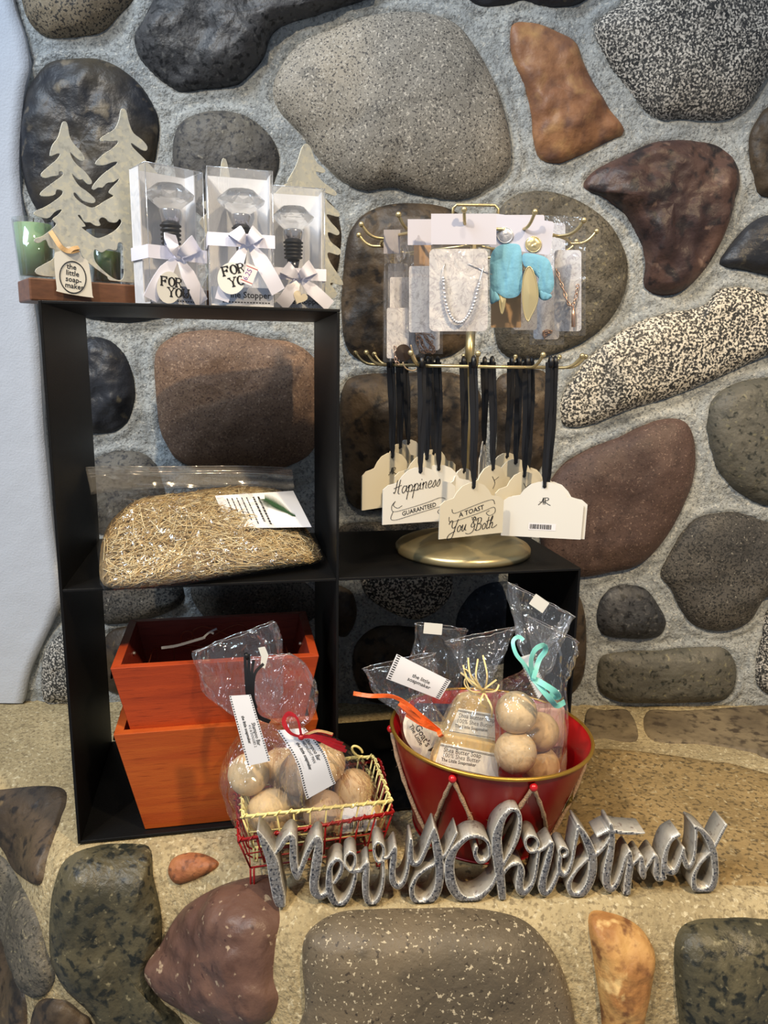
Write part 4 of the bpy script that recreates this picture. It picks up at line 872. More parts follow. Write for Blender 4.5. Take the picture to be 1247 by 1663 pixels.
SCR = {'H': ([[(0,.2),(.05,.1),(.15,.3),(.25,.9),(.3,1.0)],[(.5,1.0),(.42,.6),(.35,.1),(.5,.0)],[(.0,.45),(.3,.52),(.6,.6)]], .6), 'a': ([[(.4,.45),(.2,.5),(.06,.25),(.15,.0),(.35,.2),(.42,.5),(.4,.1),(.52,.05)]], .5),
 'p': ([[(0,.3),(.12,.5),(.02,-.1),(-.05,-.5)],[(.06,.3),(.25,.52),(.38,.3),(.25,.02),(.08,.08)],[(.3,.02),(.5,.1)]], .46), 'i': ([[(0,.3),(.1,.5),(.06,.1),(.2,.05)],[(.15,.7),(.18,.75)]], .24), 'n': ([[(0,.3),(.08,.5),(.04,.0)],[(.05,.3),(.25,.5),(.32,.4),(.26,.08),(.4,.05)]], .44),
 'e': ([[(.05,.25),(.25,.3),(.28,.48),(.14,.5),(.02,.2),(.14,.0),(.34,.12)]], .36), 's': ([[(0,.1),(.22,.5),(.26,.2),(.12,.0),(.0,.08)]], .34),
 'Y': ([[(-.25,.7),(-.1,.95),(.05,.9),(.05,.5),(.2,.35),(.4,.5)],[(.55,1.0),(.4,.5),(.2,-.3),(-.05,-.55),(-.25,-.4),(-.1,-.1),(.4,.1)]], .55), 'o': ([[(.2,.5),(.04,.3),(.1,.02),(.3,.1),(.32,.4),(.18,.5)]], .4), 'u': ([[(0,.3),(.1,.5),(.06,.1),(.2,.02),(.34,.4),(.36,.5),(.34,.1),(.48,.05)]], .5),
 'B': ([[(.12,.95),(.08,.4),(.02,.0)],[(-.1,.8),(.1,1.0),(.4,.95),(.38,.62),(.15,.52),(.45,.45),(.42,.08),(.1,.0),(-.1,.1)]], .58), 't': ([[(.15,.95),(.06,.2),(.12,.0),(.28,.1)],[(-.05,.6),(.5,.72)]], .32), 'h': ([[(0,.3),(.2,.8),(.2,1.0),(.1,.8),(.02,.0)],[(.04,.3),(.24,.48),(.3,.3),(.24,.05),(.45,.02),(.75,.2)]], .5),
 '&': ([[(.5,.4),(.2,.1),(.0,.25),(.12,.55),(.4,.9),(.2,1.1),(.1,.8),(.4,.2),(.3,-.3),(-.1,-.5),(-.5,-.4)]], .62)}
def script(b, P, word, size, x, y, ang, w=.0007):
    a = math.radians(ang); cx = 0
    for ch in word:
        if ch == ' ': cx += .25; continue
        st, adv = SCR[ch]
        for s in st:
            q = [((cx+u+.18*v)*size, v*size) for u, v in s]; pen(b, P, [[(x+u*math.cos(a)-v*math.sin(a), y+u*math.sin(a)+v*math.cos(a)) for u, v in q]], w, 1)
        cx += adv
def art_happy(b, P, wid, pl):
    script(b, P, 'Happiness', .175, -.36, -.28, 8, .00085)
    lettering(b, P, 'GUARANTEED', .078, .0, -.505, 12, .1, .95, .01)
    pen(b, P, [[(-.24,-.42),(-.30,-.45),(-.36,-.41),(-.33,-.36),(-.38,-.42),(-.36,-.49),(-.22,-.475),(.1,-.40),(.28,-.345),(.36,-.36)],[(-.36,-.49),(-.39,-.58),(-.32,-.60),(-.1,-.55),(.18,-.485),(.33,-.45),(.38,-.38)],[(.36,-.44),(.26,-.52),(.3,-.56),(.38,-.52)]], .0006, 1)
def art_toast(b, P, wid, pl):
    lettering(b, P, 'A TOAST', .088, -.01, -.345, 12, .1, 1.1, .01); lettering(b, P, 'TO', .05, .02, -.435, 0, 0, 1, .01)
    script(b, P, 'You', .17, -.33, -.585, 3, .0009); script(b, P, '&', .14, -.02, -.55, 0, .0008); script(b, P, 'Both', .165, .06, -.585, 3, .0009)
    pen(b, P, [[(-.32,-.27),(-.28,-.325),(-.05,-.265),(.2,-.20),(.32,-.19),(.35,-.25)],[(-.36,-.37),(-.35,-.43),(-.26,-.43),(.0,-.375),(.2,-.325),(.34,-.29),(.36,-.36),(.28,-.40),(.22,-.36),(.27,-.33)]], .0006, 1)
def smallmono(b, P, wid, pl): pen(b, P, [[(.0,-.1),(.06,-.2),(.02,-.28)],[(.05,-.16),(.14,-.12)]], .0007, 1)
hang_tag('white hang tag, blank side with monogram and barcode sticker, front right', 884, 790, .078, -6, m_tagw, .0885, 893, backart, roll=-1)
hang_tag('white hang tag directly behind the barcoded one, showing a thin edge', 890, 789, .0835, -10, m_tagw, .0885, 900, None, roll=-1)
hang_tag('cream hang tag lettered A Toast to You and Both, front centre', 768, 791, .050, 26, m_tagc, .0815, 768, art_toast)
hang_tag('white hang tag lettered Happiness Guaranteed', 682, 766, .078, 20, m_tagw, .087, 684, art_happy)
hang_tag('cream hang tag with monogram at the far left', 636, 742, .120, 40, m_tagc, .088, 634, monogram)
hang_tag('cream hang tag directly behind the far left one', 648, 727, .150, 55, m_tagc, .084, 648)
hang_tag('white hang tag at the back left behind the cream ones', 662, 720, .190, 40, m_tagw, .080, 656)
hang_tag('cream hang tag directly behind Happiness Guaranteed', 692, 745, .110, 30, m_tagc, .084, 694)
hang_tag('second cream hang tag behind Happiness Guaranteed', 703, 736, .140, 42, m_tagc, .080, 700)
hang_tag('white hang tag peeking out right of Happiness Guaranteed', 712, 762, .115, 8, m_tagw, .085, 710)
hang_tag('grey-shaded hang tag just left of the pole', 752, 766, .130, 50, m_tagw, .070, 752)
hang_tag('narrow white hang tag turned edge-on right of the pole', 784, 722, .200, 76, m_tagw, .080, 786, smallmono)
hang_tag('cream hang tag directly behind A Toast to the right', 799, 762, .100, 40, m_tagc, .080, 798, smallmono)
hang_tag('upper cream hang tag in the right hand cluster', 822, 742, .160, 35, m_tagc, .082, 830)
hang_tag('cream hang tag in the middle of the right hand cluster', 836, 752, .130, 30, m_tagc, .082, 842)
hang_tag('cream hang tag lowest in the right hand cluster', 850, 773, .105, 30, m_tagc, .080, 855, smallmono)
hang_tag('small cream hang tag edge behind the right hand cluster', 857, 765, .150, 20, m_tagc, .070, 862)
# ------------------------------------------------------------------ stained wooden crates in the lower left compartment
def wood(name, c1, c2):
    m = stone(name, c1, c2, rough=.42, big=5, bump=.12, bscale=60); t = m.node_tree; N, L = t.nodes, t.links
    tc = [n for n in N if n.type == 'TEX_COORD'][0]; mp = N.new('ShaderNodeMapping'); mp.inputs['Scale'].default_value = (1.2, 1.2, 16)
    L.new(tc.outputs['Object'], mp.inputs[0])
    for n in N:
        if n.type == 'TEX_NOISE': L.new(mp.outputs[0], n.inputs[0])
    return m
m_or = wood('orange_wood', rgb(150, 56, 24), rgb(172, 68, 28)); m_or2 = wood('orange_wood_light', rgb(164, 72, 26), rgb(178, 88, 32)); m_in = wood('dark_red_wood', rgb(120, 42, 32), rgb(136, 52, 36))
m_iron = simple('black_iron', rgb(20, 19, 19), .45, .4)
def crate(lbl, x0, x1, y0, y1, z0, z1, tap, th, mat):
    """x0..y1 top rectangle in shelf-local coords; tap = inward taper per metre of drop"""
    o = W((x0+x1)/2, (y0+y1)/2, z0); t = thing('wooden_crate', lbl, 'crate', o)
    k = tap*(z1-z0); kx = k; ky = k*.6
    def rect(i, z, f): return [(x0+i+kx*f, y0+i+ky*f, z), (x1-i-kx*f, y0+i+ky*f, z), (x1-i-kx*f, y1-i-ky*f, z), (x0+i+kx*f, y1-i-ky*f, z)]
    ot, ob, it, ib = rect(0, z1, 0), rect(0, z0, 1), rect(th, z1, 0), rect(th, z0+th, 1)
    for n, (a, c) in zip(('front_panel', 'side_panel', 'back_panel', 'side_panel'), ((0, 1), (1, 2), (2, 3), (3, 0))):
        b = MB(); vs = [W(q) for q in (ob[a], ob[c], ot[c], ot[a], ib[a], ib[c], it[c], it[a])]
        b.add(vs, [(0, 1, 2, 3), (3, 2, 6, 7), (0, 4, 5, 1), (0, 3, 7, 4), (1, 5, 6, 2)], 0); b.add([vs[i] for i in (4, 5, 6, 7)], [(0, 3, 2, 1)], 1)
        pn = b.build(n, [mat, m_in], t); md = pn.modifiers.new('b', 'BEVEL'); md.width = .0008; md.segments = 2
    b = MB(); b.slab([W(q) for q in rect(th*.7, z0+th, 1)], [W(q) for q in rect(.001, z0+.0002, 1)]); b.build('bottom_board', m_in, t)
    b = MB(); zc = z1-.022; xk = x0+tap*.022
    b.tube([W(xk+.001, y0+.05, zc), W(xk-.011, y0+.05, zc), W(xk-.013, y0+.055, zc-.012), W(xk-.013, y0+.095, zc-.012), W(xk-.011, y0+.10, zc), W(xk+.001, y0+.10, zc)], .0013, 7); b.build('handle', m_iron, t, label='black iron handle')
    b = MB()
    for xx in (x0+.012+tap*.01, x1-.012-tap*.01): b.ball(W(xx, y0+.075, z1-.014), .0022)
    b.build('screw', m_chrome, t)
    return t
crate('lower orange stained crate standing on the shelf bottom', .0445, .2630, -.006, .150, TK+.0004, .129, .20, .0095, m_or2)
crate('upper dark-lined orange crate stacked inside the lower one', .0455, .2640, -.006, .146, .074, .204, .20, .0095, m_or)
# wire basket with scrolls inside the upper crate
m_rw = simple('brown_red_wire', rgb(140, 66, 44), .35, .4)
t = thing('scroll_basket', 'brown red wire basket with scrolls lying in the upper crate', 'basket', W(.155, .07, .088))
b = MB(); zr = .176
rim = [W(.075, .03, zr), W(.235, .03, zr), W(.235, .115, zr), W(.075, .115, zr)]; b.tube(rim, .0013, 6, closed=True); b.build('rim', m_rw, t)
b = MB()
for k in range(8): x = .08+.02*k; b.tube([W(x, .03, zr), W(x, .035, .092), W(x, .11, .092), W(x, .115, zr)], .0009, 5)
b.build('wires', m_rw, t)
b = MB()
def spiral(cx, cz, r, a0, a1, sg=1): return [(cx+r*(1-.75*i/20)*math.cos(a0+(a1-a0)*i/20)*sg, cz+r*(1-.75*i/20)*math.sin(a0+(a1-a0)*i/20)) for i in range(21)]
for cx, sg in ((.118, -1), (.195, 1)):
    s1 = spiral(cx, zr+.014, .011, -PI/2, 1.7*PI, sg)
    b.tube([W(x, .112, z) for x, z in [(cx+(-sg)*.035, zr+.002), (cx+(-sg)*.018, zr+.0005)]+s1], .0010, 5)
for sg in (-1, 1): b.tube(vpath([W(.156-sg*.03, .113, zr), W(.156+sg*.0, .113, zr+.018), W(.156+sg*.022, .113, zr+.026), W(.156+sg*.034, .113, zr+.018), W(.156+sg*.028, .113, zr+.009)], 16), .0010, 5)
b.build('scroll', m_rw, t)
b = MB(); b.strip(vpath([atS(262, 1052, .06), atS(285, 1049, .06), atS(310, 1042, .06), atS(333, 1035, .062)], 12), .003, -FW); 
for e in ((352, 1021), (347, 1029)): b.strip(vpath([atS(330, 1036, .061), atS(340, 1027, .064), atS(*e, .062)], 8), .0022, -FW)
b.build('grey_ribbon', simple('grey_ribbon', rgb(140, 142, 152), .45), t, label='thin grey ribbon tied to the wire')

# ------------------------------------------------------------------ wire baskets
m_cream = simple('cream_wire', rgb(226, 212, 142), .42); m_redw = simple('red_wire', rgb(142, 22, 22), .35)
def wbasket(name, lbl, TC, zt, zb, mat, zfoot, twist=True, curl=False, rw=.0013):
    """TC: four top corners FL FR BR BL (x,y); bottom inset"""
    c = Vector((sum(p[0] for p in TC)/4, sum(p[1] for p in TC)/4)); o = Vector((c.x, c.y, zfoot)); t = thing('wire_basket', lbl, 'basket', o)
    T = [Vector((p[0], p[1], zt[i])) for i, p in enumerate(TC)]; B = [Vector((c.x+(p[0]-c.x)*.86, c.y+(p[1]-c.y)*.84, zb)) for p in TC]
    b = MB(); b.tube(T, .0019, 8, closed=True)
    for i in range(4):
        a, d = T[i], T[(i+1) % 4]; n = int((d-a).length/.0022); ax = (d-a).normalized(); s = ax.cross(Vector((0, 0, 1)))
        if twist: b.tube([a.lerp(d, k/n)+(s*math.cos(k*1.25)+Vector((0, 0, 1))*math.sin(k*1.25))*(.0022+.0006*math.sin(k*.9)) for k in range(n+1)], .0009, 5)
    b.build('rim', mat, t)
    b = MB(); b.tube(B, .0011, 6, closed=True)
    def lerp2(P, i, f): return P[i].lerp(P[(i+1) % 4], f)
    for i, n in ((0, 9), (1, 6)):
        for k in range(1, n):
            f = k/n; a1, b1, b2, a2 = lerp2(T, i, f), lerp2(B, i, f), lerp2(B, (i+2) % 4, 1-f), lerp2(T, (i+2) % 4, 1-f)
            mid = lambda p, q: q+(p-q).normalized()*.005
            b.tube([a1+Vector((0, 0, .001)), mid(a1, b1), b1+(b2-b1).normalized()*.005, b2+(b1-b2).normalized()*.005, mid(a2, b2), a2+Vector((0, 0, .001))], rw*.75, 6)
    for i in range(4): b.tube([T[i], B[i]], rw*.8, 6)
    b.tube([T[i].lerp(B[i], .5) for i in range(4)], rw*.55, 5, closed=True)
    b.build('wire_grid', mat, t)
    for i in range(4):
        p = B[i]; q = Vector((p.x, p.y, zfoot+.0012)); s = Vector((.0035, .0, 0)) if i in (0, 3) else Vector((-.0035, 0, 0)); b = MB()
        b.tube([p, q+Vector((0, 0, .003)), q, q+s, q+s+Vector((0, 0, .003)), p+s], rw*.85, 6); b.build('leg', mat, t)
    if curl:
        b = MB(); cc = T[2]; e = T[3]; d = (e-cc).normalized(); base = cc+d*.012
        sp_ = [base+d*(.012*(1-.0*i))*0+Vector((0, 0, 0)) for i in range(1)]
        pts = [base+d*.022+Vector((0, 0, .001)), base+d*.012+Vector((0, 0, .0015))]+[base+d*(.006-.0075*math.cos(.2*PI+1.75*PI*i/16)*(1-.25*i/16)*-1*-1)+Vector((0, 0, .0085+.0075*math.sin(-PI*.6+1.75*PI*i/16)*(1-.2*i/16))) for i in range(17)]
        b.tube(vpath(pts, 40), .0014, 7); b.build('curl', mat, t)
    return t
wbasket('b', 'cream wire basket with twisted rim holding bags of round shampoo bars', [(.1925, -.070), (.340, -.042), (.322, .046), (.176, .018)], [.0805, .0805, .0805, .0805], .040, m_cream, .0235, curl=True)
wbasket('b', 'red wire basket nested under the cream one', [(.1895, -.078), (.3415, -.043), (.330, .052), (.170, .018)], [.060, .068, .072, .066], .0222, m_redw, .0012)

# ------------------------------------------------------------------ cellophane bags of soap
m_cell = film('cellophane', (.995, .995, .995), .08, .035, 1.0, 34, .012, (1, 1, .38))
m_cedge = film('cellophane_edge', (1, 1, 1), .45, .08, 0, 10, .18)
m_ball = stone('soap_cream', rgb(208, 180, 136), rgb(216, 190, 150), rough=.5, big=26, bump=.12, bscale=120); m_ball2 = stone('soap_tan', rgb(200, 166, 122), rgb(208, 178, 134), rough=.5, big=26, bump=.12, bscale=120)
m_ball3 = stone('soap_grey', rgb(176, 150, 124), rgb(194, 170, 146), rough=.5, big=40, bump=.12, bscale=120)
def soapball(lbl, px, py, rpx, y, mat, group):
    c = atY(px, py, y); r = rpx*(c-CAM).dot(FW)/FPX; b = MB(); n = 24; vs = []
    b.ball(c, r, 0, 28, 18); sd = px*.1; b.v = [tuple(c+(Vector(v)-c)*(1+.02*nz(v, 45, 3)+.012*nz(v, 110, 5))) for v in b.v]
    return b.build('soap_ball', mat, None, lbl, 'soap', group, loc=c)
def loft(rows, n=56, seed=0, pleat=.10, puff=1.0, nr=None):
    """rows of (xl,yl,xr,yr,Y,thick ratio,pleat factor) in sight-line pixels -> tube of film"""
    R = smoothc([tuple(r) for r in rows], nr or len(rows)*7, False); out = []
    for j, (xl, yl, xr, yr, Y, th, pf) in enumerate(R):
        a, c = atY(xl, yl, Y), atY(xr, yr, Y); m = (a+c)/2; u = (c-a)/2; v = Vector((0, 1, 0))*u.length*th; ring = []
        for k in range(n):
            an = 2*PI*k/n; cs, sn = math.cos(an), math.sin(an); e = .8
            p = m+u*(abs(cs)**e*(1 if cs > 0 else -1))+v*(abs(sn)**e*(1 if sn > 0 else -1))
            q = 1+pf*pleat*(nz((cs*1.5, sn*1.5, j*.03), 2.6, seed)*1.7+1.5*abs(nz((cs*1.5, sn*1.5, j*.025), 5.5, seed+5))); p = m+(p-m)*q
            p += Vector((0, 1, 0))*u.length*.10*pf*nz((cs*2, j*.12, sn), 2.2, seed+9); ring.append(p)
        out.append(ring)
    return out
def bagfilm(t, rows, seed=0, pleat=.10, name='cellophane', mat=None):
    P = loft(rows, seed=seed, pleat=pleat); b = MB(); b.grid(P, closeu=True); o = b.build(name, mat or m_cell, t)
    b = MB(); b.tube(P[0], .00035, 4, closed=True); b.build('film_edge', m_cedge, o); return P
def printed(t, quad, y, w, lines, dots=True, name='label_tag', wave=0, rotd=0, mats=None, yaw=0, cream=False, lab=None):
    """paper label; quad px corners TL TR BR BL seen as lying, text runs along v (rotated) when rotd"""
    pl = PL((quad[0][0]+quad[2][0])/2, (quad[0][1]+quad[2][1])/2, y, yaw); q = [np.array(p, float) for p in quad]
    def S_(u, v, d=0):
        p = (q[0]*(1-u)+q[1]*u)*(1-v)+(q[3]*(1-u)+q[2]*u)*v; return pl.at(p[0]+wave*5*math.sin(v*PI*1.6-.6), p[1], w+d+.0045*math.sin(v*3.2)*(1 if wave else .2))
    b = MB(); us, vs = np.linspace(0, 1, 5), np.linspace(0, 1, 17)
    b.grid([[S_(u, v, .0003) for u in us] for v in vs]); b.grid([[S_(u, v, -.0003) for u in us] for v in vs])
    W_ = (pl.at(*q[1])-pl.at(*q[0])).length; H_ = (pl.at(*q[3])-pl.at(*q[0])).length
    if dots:
        for sgn in (.05, .95):
            n = int(H_/.0027)
            for k in range(n): v0 = (k+.2)/n; v1 = (k+.65)/n; b.add([S_(sgn-.03, v0, .0005), S_(sgn+.03, v0, .0005), S_(sgn+.03, v1, .0005), S_(sgn-.03, v1, .0005)], [(0, 1, 2, 3)], 1)
    for txt, size, pos, along, bold in lines:
        if rotd:   # reads down the tag: text x -> v, text y -> u reversed
            mp = lambda X, Y: S_(min(.98, max(.02, pos+Y/W_)), min(.99, max(.01, along+X/H_)), .0005)
            mp2 = lambda X, Y: S_(min(.98, max(.02, pos+Y/W_)), min(.99, max(.01, along+X/H_)), .0005)
        else: mp2 = lambda X, Y: S_(min(.98, max(.02, along+X/W_)), min(.99, max(.01, pos-Y/H_)), .0005)
        b.text(txt, size, mp2, 1, bold=bold, squash=.95)
    b.build(name, [mats or m_cardp, m_ink], t, label=lab, fix=False); return pl
BG = 'round shampoo bars in the wire basket'
# bag with black tie (left)
A = thing('soap_bag', 'cellophane bag with black tie and long label, left one in the wire basket', 'bag', Vector((.225, -.025, .045)))
for lbl, x, y, r, Y, m in (('pale round soap under the end of the black-tied label', 404, 1257, 33.5, -.024, m_ball), ('pale round soap low at the front left corner of the wire basket', 438, 1318, 36.5, -.036, m_ball),
    ('tan round soap behind, between the two labels', 455, 1246, 31, .006, m_ball2), ('tan round soap low between the two bags', 470, 1300, 32, .006, m_ball2)): soapball(lbl, x, y, r, Y, m, BG)
bagfilm(A, [(322,1056,438,1012,.012,.10,1.6),(320,1070,445,1030,.012,.12,1.5),(332,1108,455,1075,.008,.16,1.3),(352,1140,458,1118,.004,.22,1.0),(380,1158,448,1150,.000,.35,.8),(405,1172,440,1170,-.004,.6,.5),(380,1208,488,1198,-.012,.85,.5),(362,1240,498,1235,-.016,.92,.3),(362,1272,504,1275,-.018,.95,.3),(384,1325,500,1325,-.022,.95,.3),(402,1356,480,1352,-.022,.7,.3)], 3)
printed(A, [(372,1130),(407,1128),(439,1236),(402,1244)], -.055, .004, [('Shampoo Bar', .0050, .66, .58, .01), ('4 U & DOGGIES 2', .0034, .50, .60, 0), ('the little soapmaker', .0040, .30, .50, .02), ('. . . . . . . .', .004, .14, .5, 0)], rotd=1, lab='white printed label with dotted border')
b = MB()
for off, top in ((0, (404, 1062)), (3, (412, 1072)), (-3, (398, 1066)), (6, (428, 1078))):
    b.strip(vpath([atY(top[0], top[1], -.035), atY(404+off*1.6, 1095, -.040), atY(405+off, 1130, -.044), atY(413+off*.5, 1150, -.046)], 18), .0030, -FW)
b.strip(vpath([atY(413, 1150, -.046), atY(420, 1164, -.046), atY(438, 1172, -.040)], 10), .0042, -FW); b.tube([atY(402, 1070, -.042), atY(399, 1062, -.044)], .0022, 6)
b.ball(atY(405, 1152, -.058), .0030, sc=(1, .5, 1)); b.build('black_tie', m_rib, A, label='black ribbon tie')
# bag with red tie (right)
B_ = thing('soap_bag', 'cellophane bag with red raffia bow and wavy label, right one in the wire basket', 'bag', Vector((.285, -.02, .045)))
for lbl, x, y, r, Y, m in (('greyish round soap under the upper part of the wavy label', 490, 1257, 36.5, -.024, m_ball3), ('tan round soap beside the red raffia bow', 528, 1240, 33, .004, m_ball2),
    ('orange-tan round soap at the right end of the wire basket', 574, 1281, 32, .006, m_ball2), ('greyish round soap below the wavy label at the basket front', 526, 1318, 34, -.018, m_ball3)): soapball(lbl, x, y, r, Y, m, BG)
bagfilm(B_, [(402,1070,470,1062,.004,.12,1.4),(410,1080,490,1075,.002,.16,1.3),(412,1110,508,1108,-.002,.2,1.2),(420,1140,512,1135,-.006,.25,1.0),(440,1165,506,1165,-.012,.35,.7),(462,1180,496,1186,-.018,.6,.4),(448,1210,550,1212,-.012,.9,.4),(444,1250,592,1250,-.010,.95,.3),(450,1300,612,1290,-.010,.9,.3),(476,1340,596,1325,-.012,.85,.3),(500,1360,560,1352,-.014,.7,.3)], 11)
printed(B_, [(453,1186),(498,1182),(550,1272),(503,1298)], -.062, .004, [('Shampoo Bar', .0056, .68, .36, .01), ('MIDNIGHT MAN', .0040, .52, .38, 0), ('the little soapmaker', .0044, .32, .42, .02), ('. . . . . . .', .004, .16, .5, 0)], rotd=1, wave=1, lab='wavy white printed label with dotted border')
m_rraf = simple('red_raffia', rgb(158, 20, 30), .38, bump=.4, bscale=200)
b = MB(); k0 = atY(489, 1197, -.072)
for s in range(3): b.strip(vpath([k0, atY(470+s, 1190, -.075), atY(459+s*2, 1172, -.072), atY(468, 1157+s*2, -.070), atY(482, 1166, -.072), atY(488, 1188, -.074), k0], 26), [.0022]*26, -FW)
for e in ((560, 1214), (556, 1208), (545, 1203), (562, 1220), (540, 1194)): b.strip(vpath([k0, atY(510, 1190+(e[1]-1200)*.4, -.078), atY(e[0]-18, e[1]-6, -.074), atY(e[0], e[1], -.068)], 16), .0030, -FW)
b.ball(k0, .0032); b.build('red_raffia_bow', m_rraf, B_, label='red raffia bow')
b = MB(); b.strip(vpath([k0, atY(515, 1187, -.080), atY(540, 1192, -.077)], 10), .0022, -FW); b.build('yellow_raffia', m_raf, B_)
b = MB(); pq = PL(425, 1075, -.02, 0); card(b, [(419,1052),(430,1050),(436,1064),(430,1086),(423,1082),(424,1066)], pq, .0005); b.build('price_sticker', m_disc, A)
# slab of soap with barcode wrapper at the basket's right end
sl = PL(590, 1338, -.030, 8); b = MB(); fr = [(545,1338),(545,1328),(632,1312),(618,1342),(600,1352),(548,1352)]
o_ = atY(590, 1350, -.025); M_ = Matrix.Translation(Vector((.305, -.022, .0495))) @ Matrix.Rotation(math.radians(11), 4, 'Z')
b.box((0, 0, 0), (.052, .030, .015), M_); sb = b.build('soap_bar', simple('soap_orange', rgb(206, 160, 110), .5, sss=.1), None, 'tan bar of soap in a barcoded wrapper on the wire basket floor', 'soap', loc=(.305, -.022, .042))
md = sb.modifiers.new('b', 'BEVEL'); md.width = .002; md.segments = 3
b = MB(); b.box((0, 0, .0002), (.036, .0308, .0156), M_)
for k in range(7): b.box((-.010+k*.0022, -.0156, .001), (.0009, .0004, .008), M_, 1)
b.build('paper_wrapper', [m_cardp, m_ink], sb, label='pale wrapper with a barcode')

# ------------------------------------------------------------------ red drum bucket
m_red = simple('red_enamel', rgb(142, 18, 20), .30, .0, var=.12, vscale=10, spec=.5); m_redi = simple('red_enamel_inside', rgb(150, 14, 18), .32); m_gr = simple('gold_rim', rgb(188, 146, 62), .35, .8); m_jute = simple('jute_twine', rgb(176, 146, 116), .85, bump=.8, bscale=500)
BC = Vector((.4485, .042, .0012)); BZ = .128; RB, RT_ = .0775, .1085
def bk(a, f, r_off=0, dz=0):
    """point on bucket wall: angle from front (radians, + to the right), f 0 bottom..1 rim"""
    r = RB+(RT_-RB)*f+r_off; cx = BC.x+.002*f; cy = BC.y-.022*f; tilt = -.045*(math.sin(a)*r)*f
    return Vector((cx+math.sin(a)*r, cy-math.cos(a)*r*(1-.07*f), BC.z+BZ*f+tilt+dz))
bucket = thing('drum_bucket', 'round red metal bucket laced with twine like a drum, gold rim and stars', 'bucket', BC)
N_ = 72; b = MB()
outer = [[bk(2*PI*k/N_, f) for k in range(N_)] for f in (0, .02, .06, .3, .5, .7, .9, 1.0)]
inner = [[bk(2*PI*k/N_, f, -.0014) for k in range(N_)] for f in (1.0, .7, .4, .05)]
b.grid(outer, 0, closeu=True); b.grid([outer[-1]]+inner, 1, closeu=True); b.add([bk(2*PI*k/N_, 0) for k in range(N_)], [tuple(range(N_))]); b.add(inner[-1], [tuple(range(N_))], 1)
b.tube([bk(2*PI*k/N_, .03, .0008) for k in range(N_)], .0012, 6, closed=True)
b.build('bucket_body', [m_red, m_redi], bucket, fix=False)
b = MB(); b.tube([bk(2*PI*k/N_, 1.0, .0006) for k in range(N_)], .0021, 8, closed=True); b.build('gold_rim', m_gr, bucket, label='gold rolled rim')
nails = [-93, -28, 14, 84, 130, 180, 230]; lows = [-50, -5, 46, 108, 155, 205, 248]
tw = MB(); order = []
for i in range(7):
    a1, lo, a2 = nails[i], lows[i], nails[(i+1) % 7]+(360 if i == 6 else 0)
    for p, q in ((a1, lo), (lo, a2)):
        pts = []; fp, fq = (.92, .10) if q == lo else (.10, .92)
        for k in range(15):
            s = k/14; pts.append(bk(math.radians(p+(q-p)*s), fp+(fq-fp)*s, .0028))
        tw.tube([pt+Vector((0, 0, 0)) for pt in pts], [.0022*(1+.22*math.sin(k*2.4)) for k in range(15)], 7)
        rr = random.Random(i*3+int(p)); 
        for k in range(16):
            s = rr.random(); c0 = bk(math.radians(p+(q-p)*s), fp+(fq-fp)*s, .004); d = Vector((rr.gauss(0, 1), -abs(rr.gauss(0, .5)), rr.gauss(0, 1))).normalized()*.007*rr.random(); tw.tube([c0, c0+d*.6+Vector((0, 0, .001)), c0+d], .00012, 3, cap=False)
tw.build('twine_lacing', m_jute, bucket, label='jute twine laced in zigzags')
for a in nails: b = MB(); b.ball(bk(math.radians(a), .93, .0035), .0042, nu=14, nv=10); b.build('red_knob', simple('red_knob', rgb(176, 24, 30), .25), bucket)
for a in (-3, 60, 125, 180):
    b = MB(); c = bk(math.radians(a), .52, .001); t1 = (bk(math.radians(a+3), .52)-bk(math.radians(a-3), .52)).normalized(); t2 = (bk(math.radians(a), .7)-bk(math.radians(a), .4)).normalized(); nn = t1.cross(t2)
    nn = nn if nn.dot(c-Vector((BC.x, BC.y, c.z))) > 0 else -nn; R_ = .0115
    vs = [c+nn*.004]+[c+(t1*math.sin(PI*k/5+.25)+t2*math.cos(PI*k/5+.25))*(R_ if k % 2 == 0 else R_*.42)+nn*.0006 for k in range(10)]
    b.add(vs, [(0, 1+k, 1+(k+1) % 10) for k in range(10)]); b.build('gold_star', simple('gold_star', rgb(150, 126, 62), .35, .8), bucket, label='raised gold star')

# contents of the bucket
def bag(lbl, loc): return thing('soap_bag', lbl, 'bag', Vector(loc))
BB = 'round soaps in the red bucket'
# teal tied bag of four balls
C_ = bag('cellophane bag with teal ribbon holding round soaps at the right of the red bucket', (.48, .02, .06))
for lbl, x, y, r, Y, m in (('upper pale round soap under the teal ribbon', 838, 1157, 34, -.020, m_ball), ('lower pale round soap at the front of the red bucket', 837, 1222, 34.5, -.030, m_ball),
    ('tan round soap at the right in the red bucket', 876, 1188, 31.5, .004, m_ball2), ('tan round soap lowest in the red bucket', 876, 1243, 32.5, .002, m_ball2)): soapball(lbl, x, y, r, Y, m, BB)
bagfilm(C_, [(828,948,928,998,.040,.12,1.3),(830,975,920,1020,.036,.16,1.3),(838,1015,905,1055,.024,.22,1.1),(842,1050,895,1085,.010,.3,1.0),(852,1085,882,1100,-.004,.55,.6),(808,1120,902,1128,-.014,.85,.5),(796,1155,914,1165,-.014,.95,.3),(794,1200,916,1215,-.018,.95,.3),(798,1240,912,1255,-.020,.9,.3),(812,1266,892,1278,-.022,.7,.3)], 21)
m_tealr = simple('teal_ribbon', rgb(128, 208, 200), .4)
b = MB(); kx = atY(866, 1102, -.045)
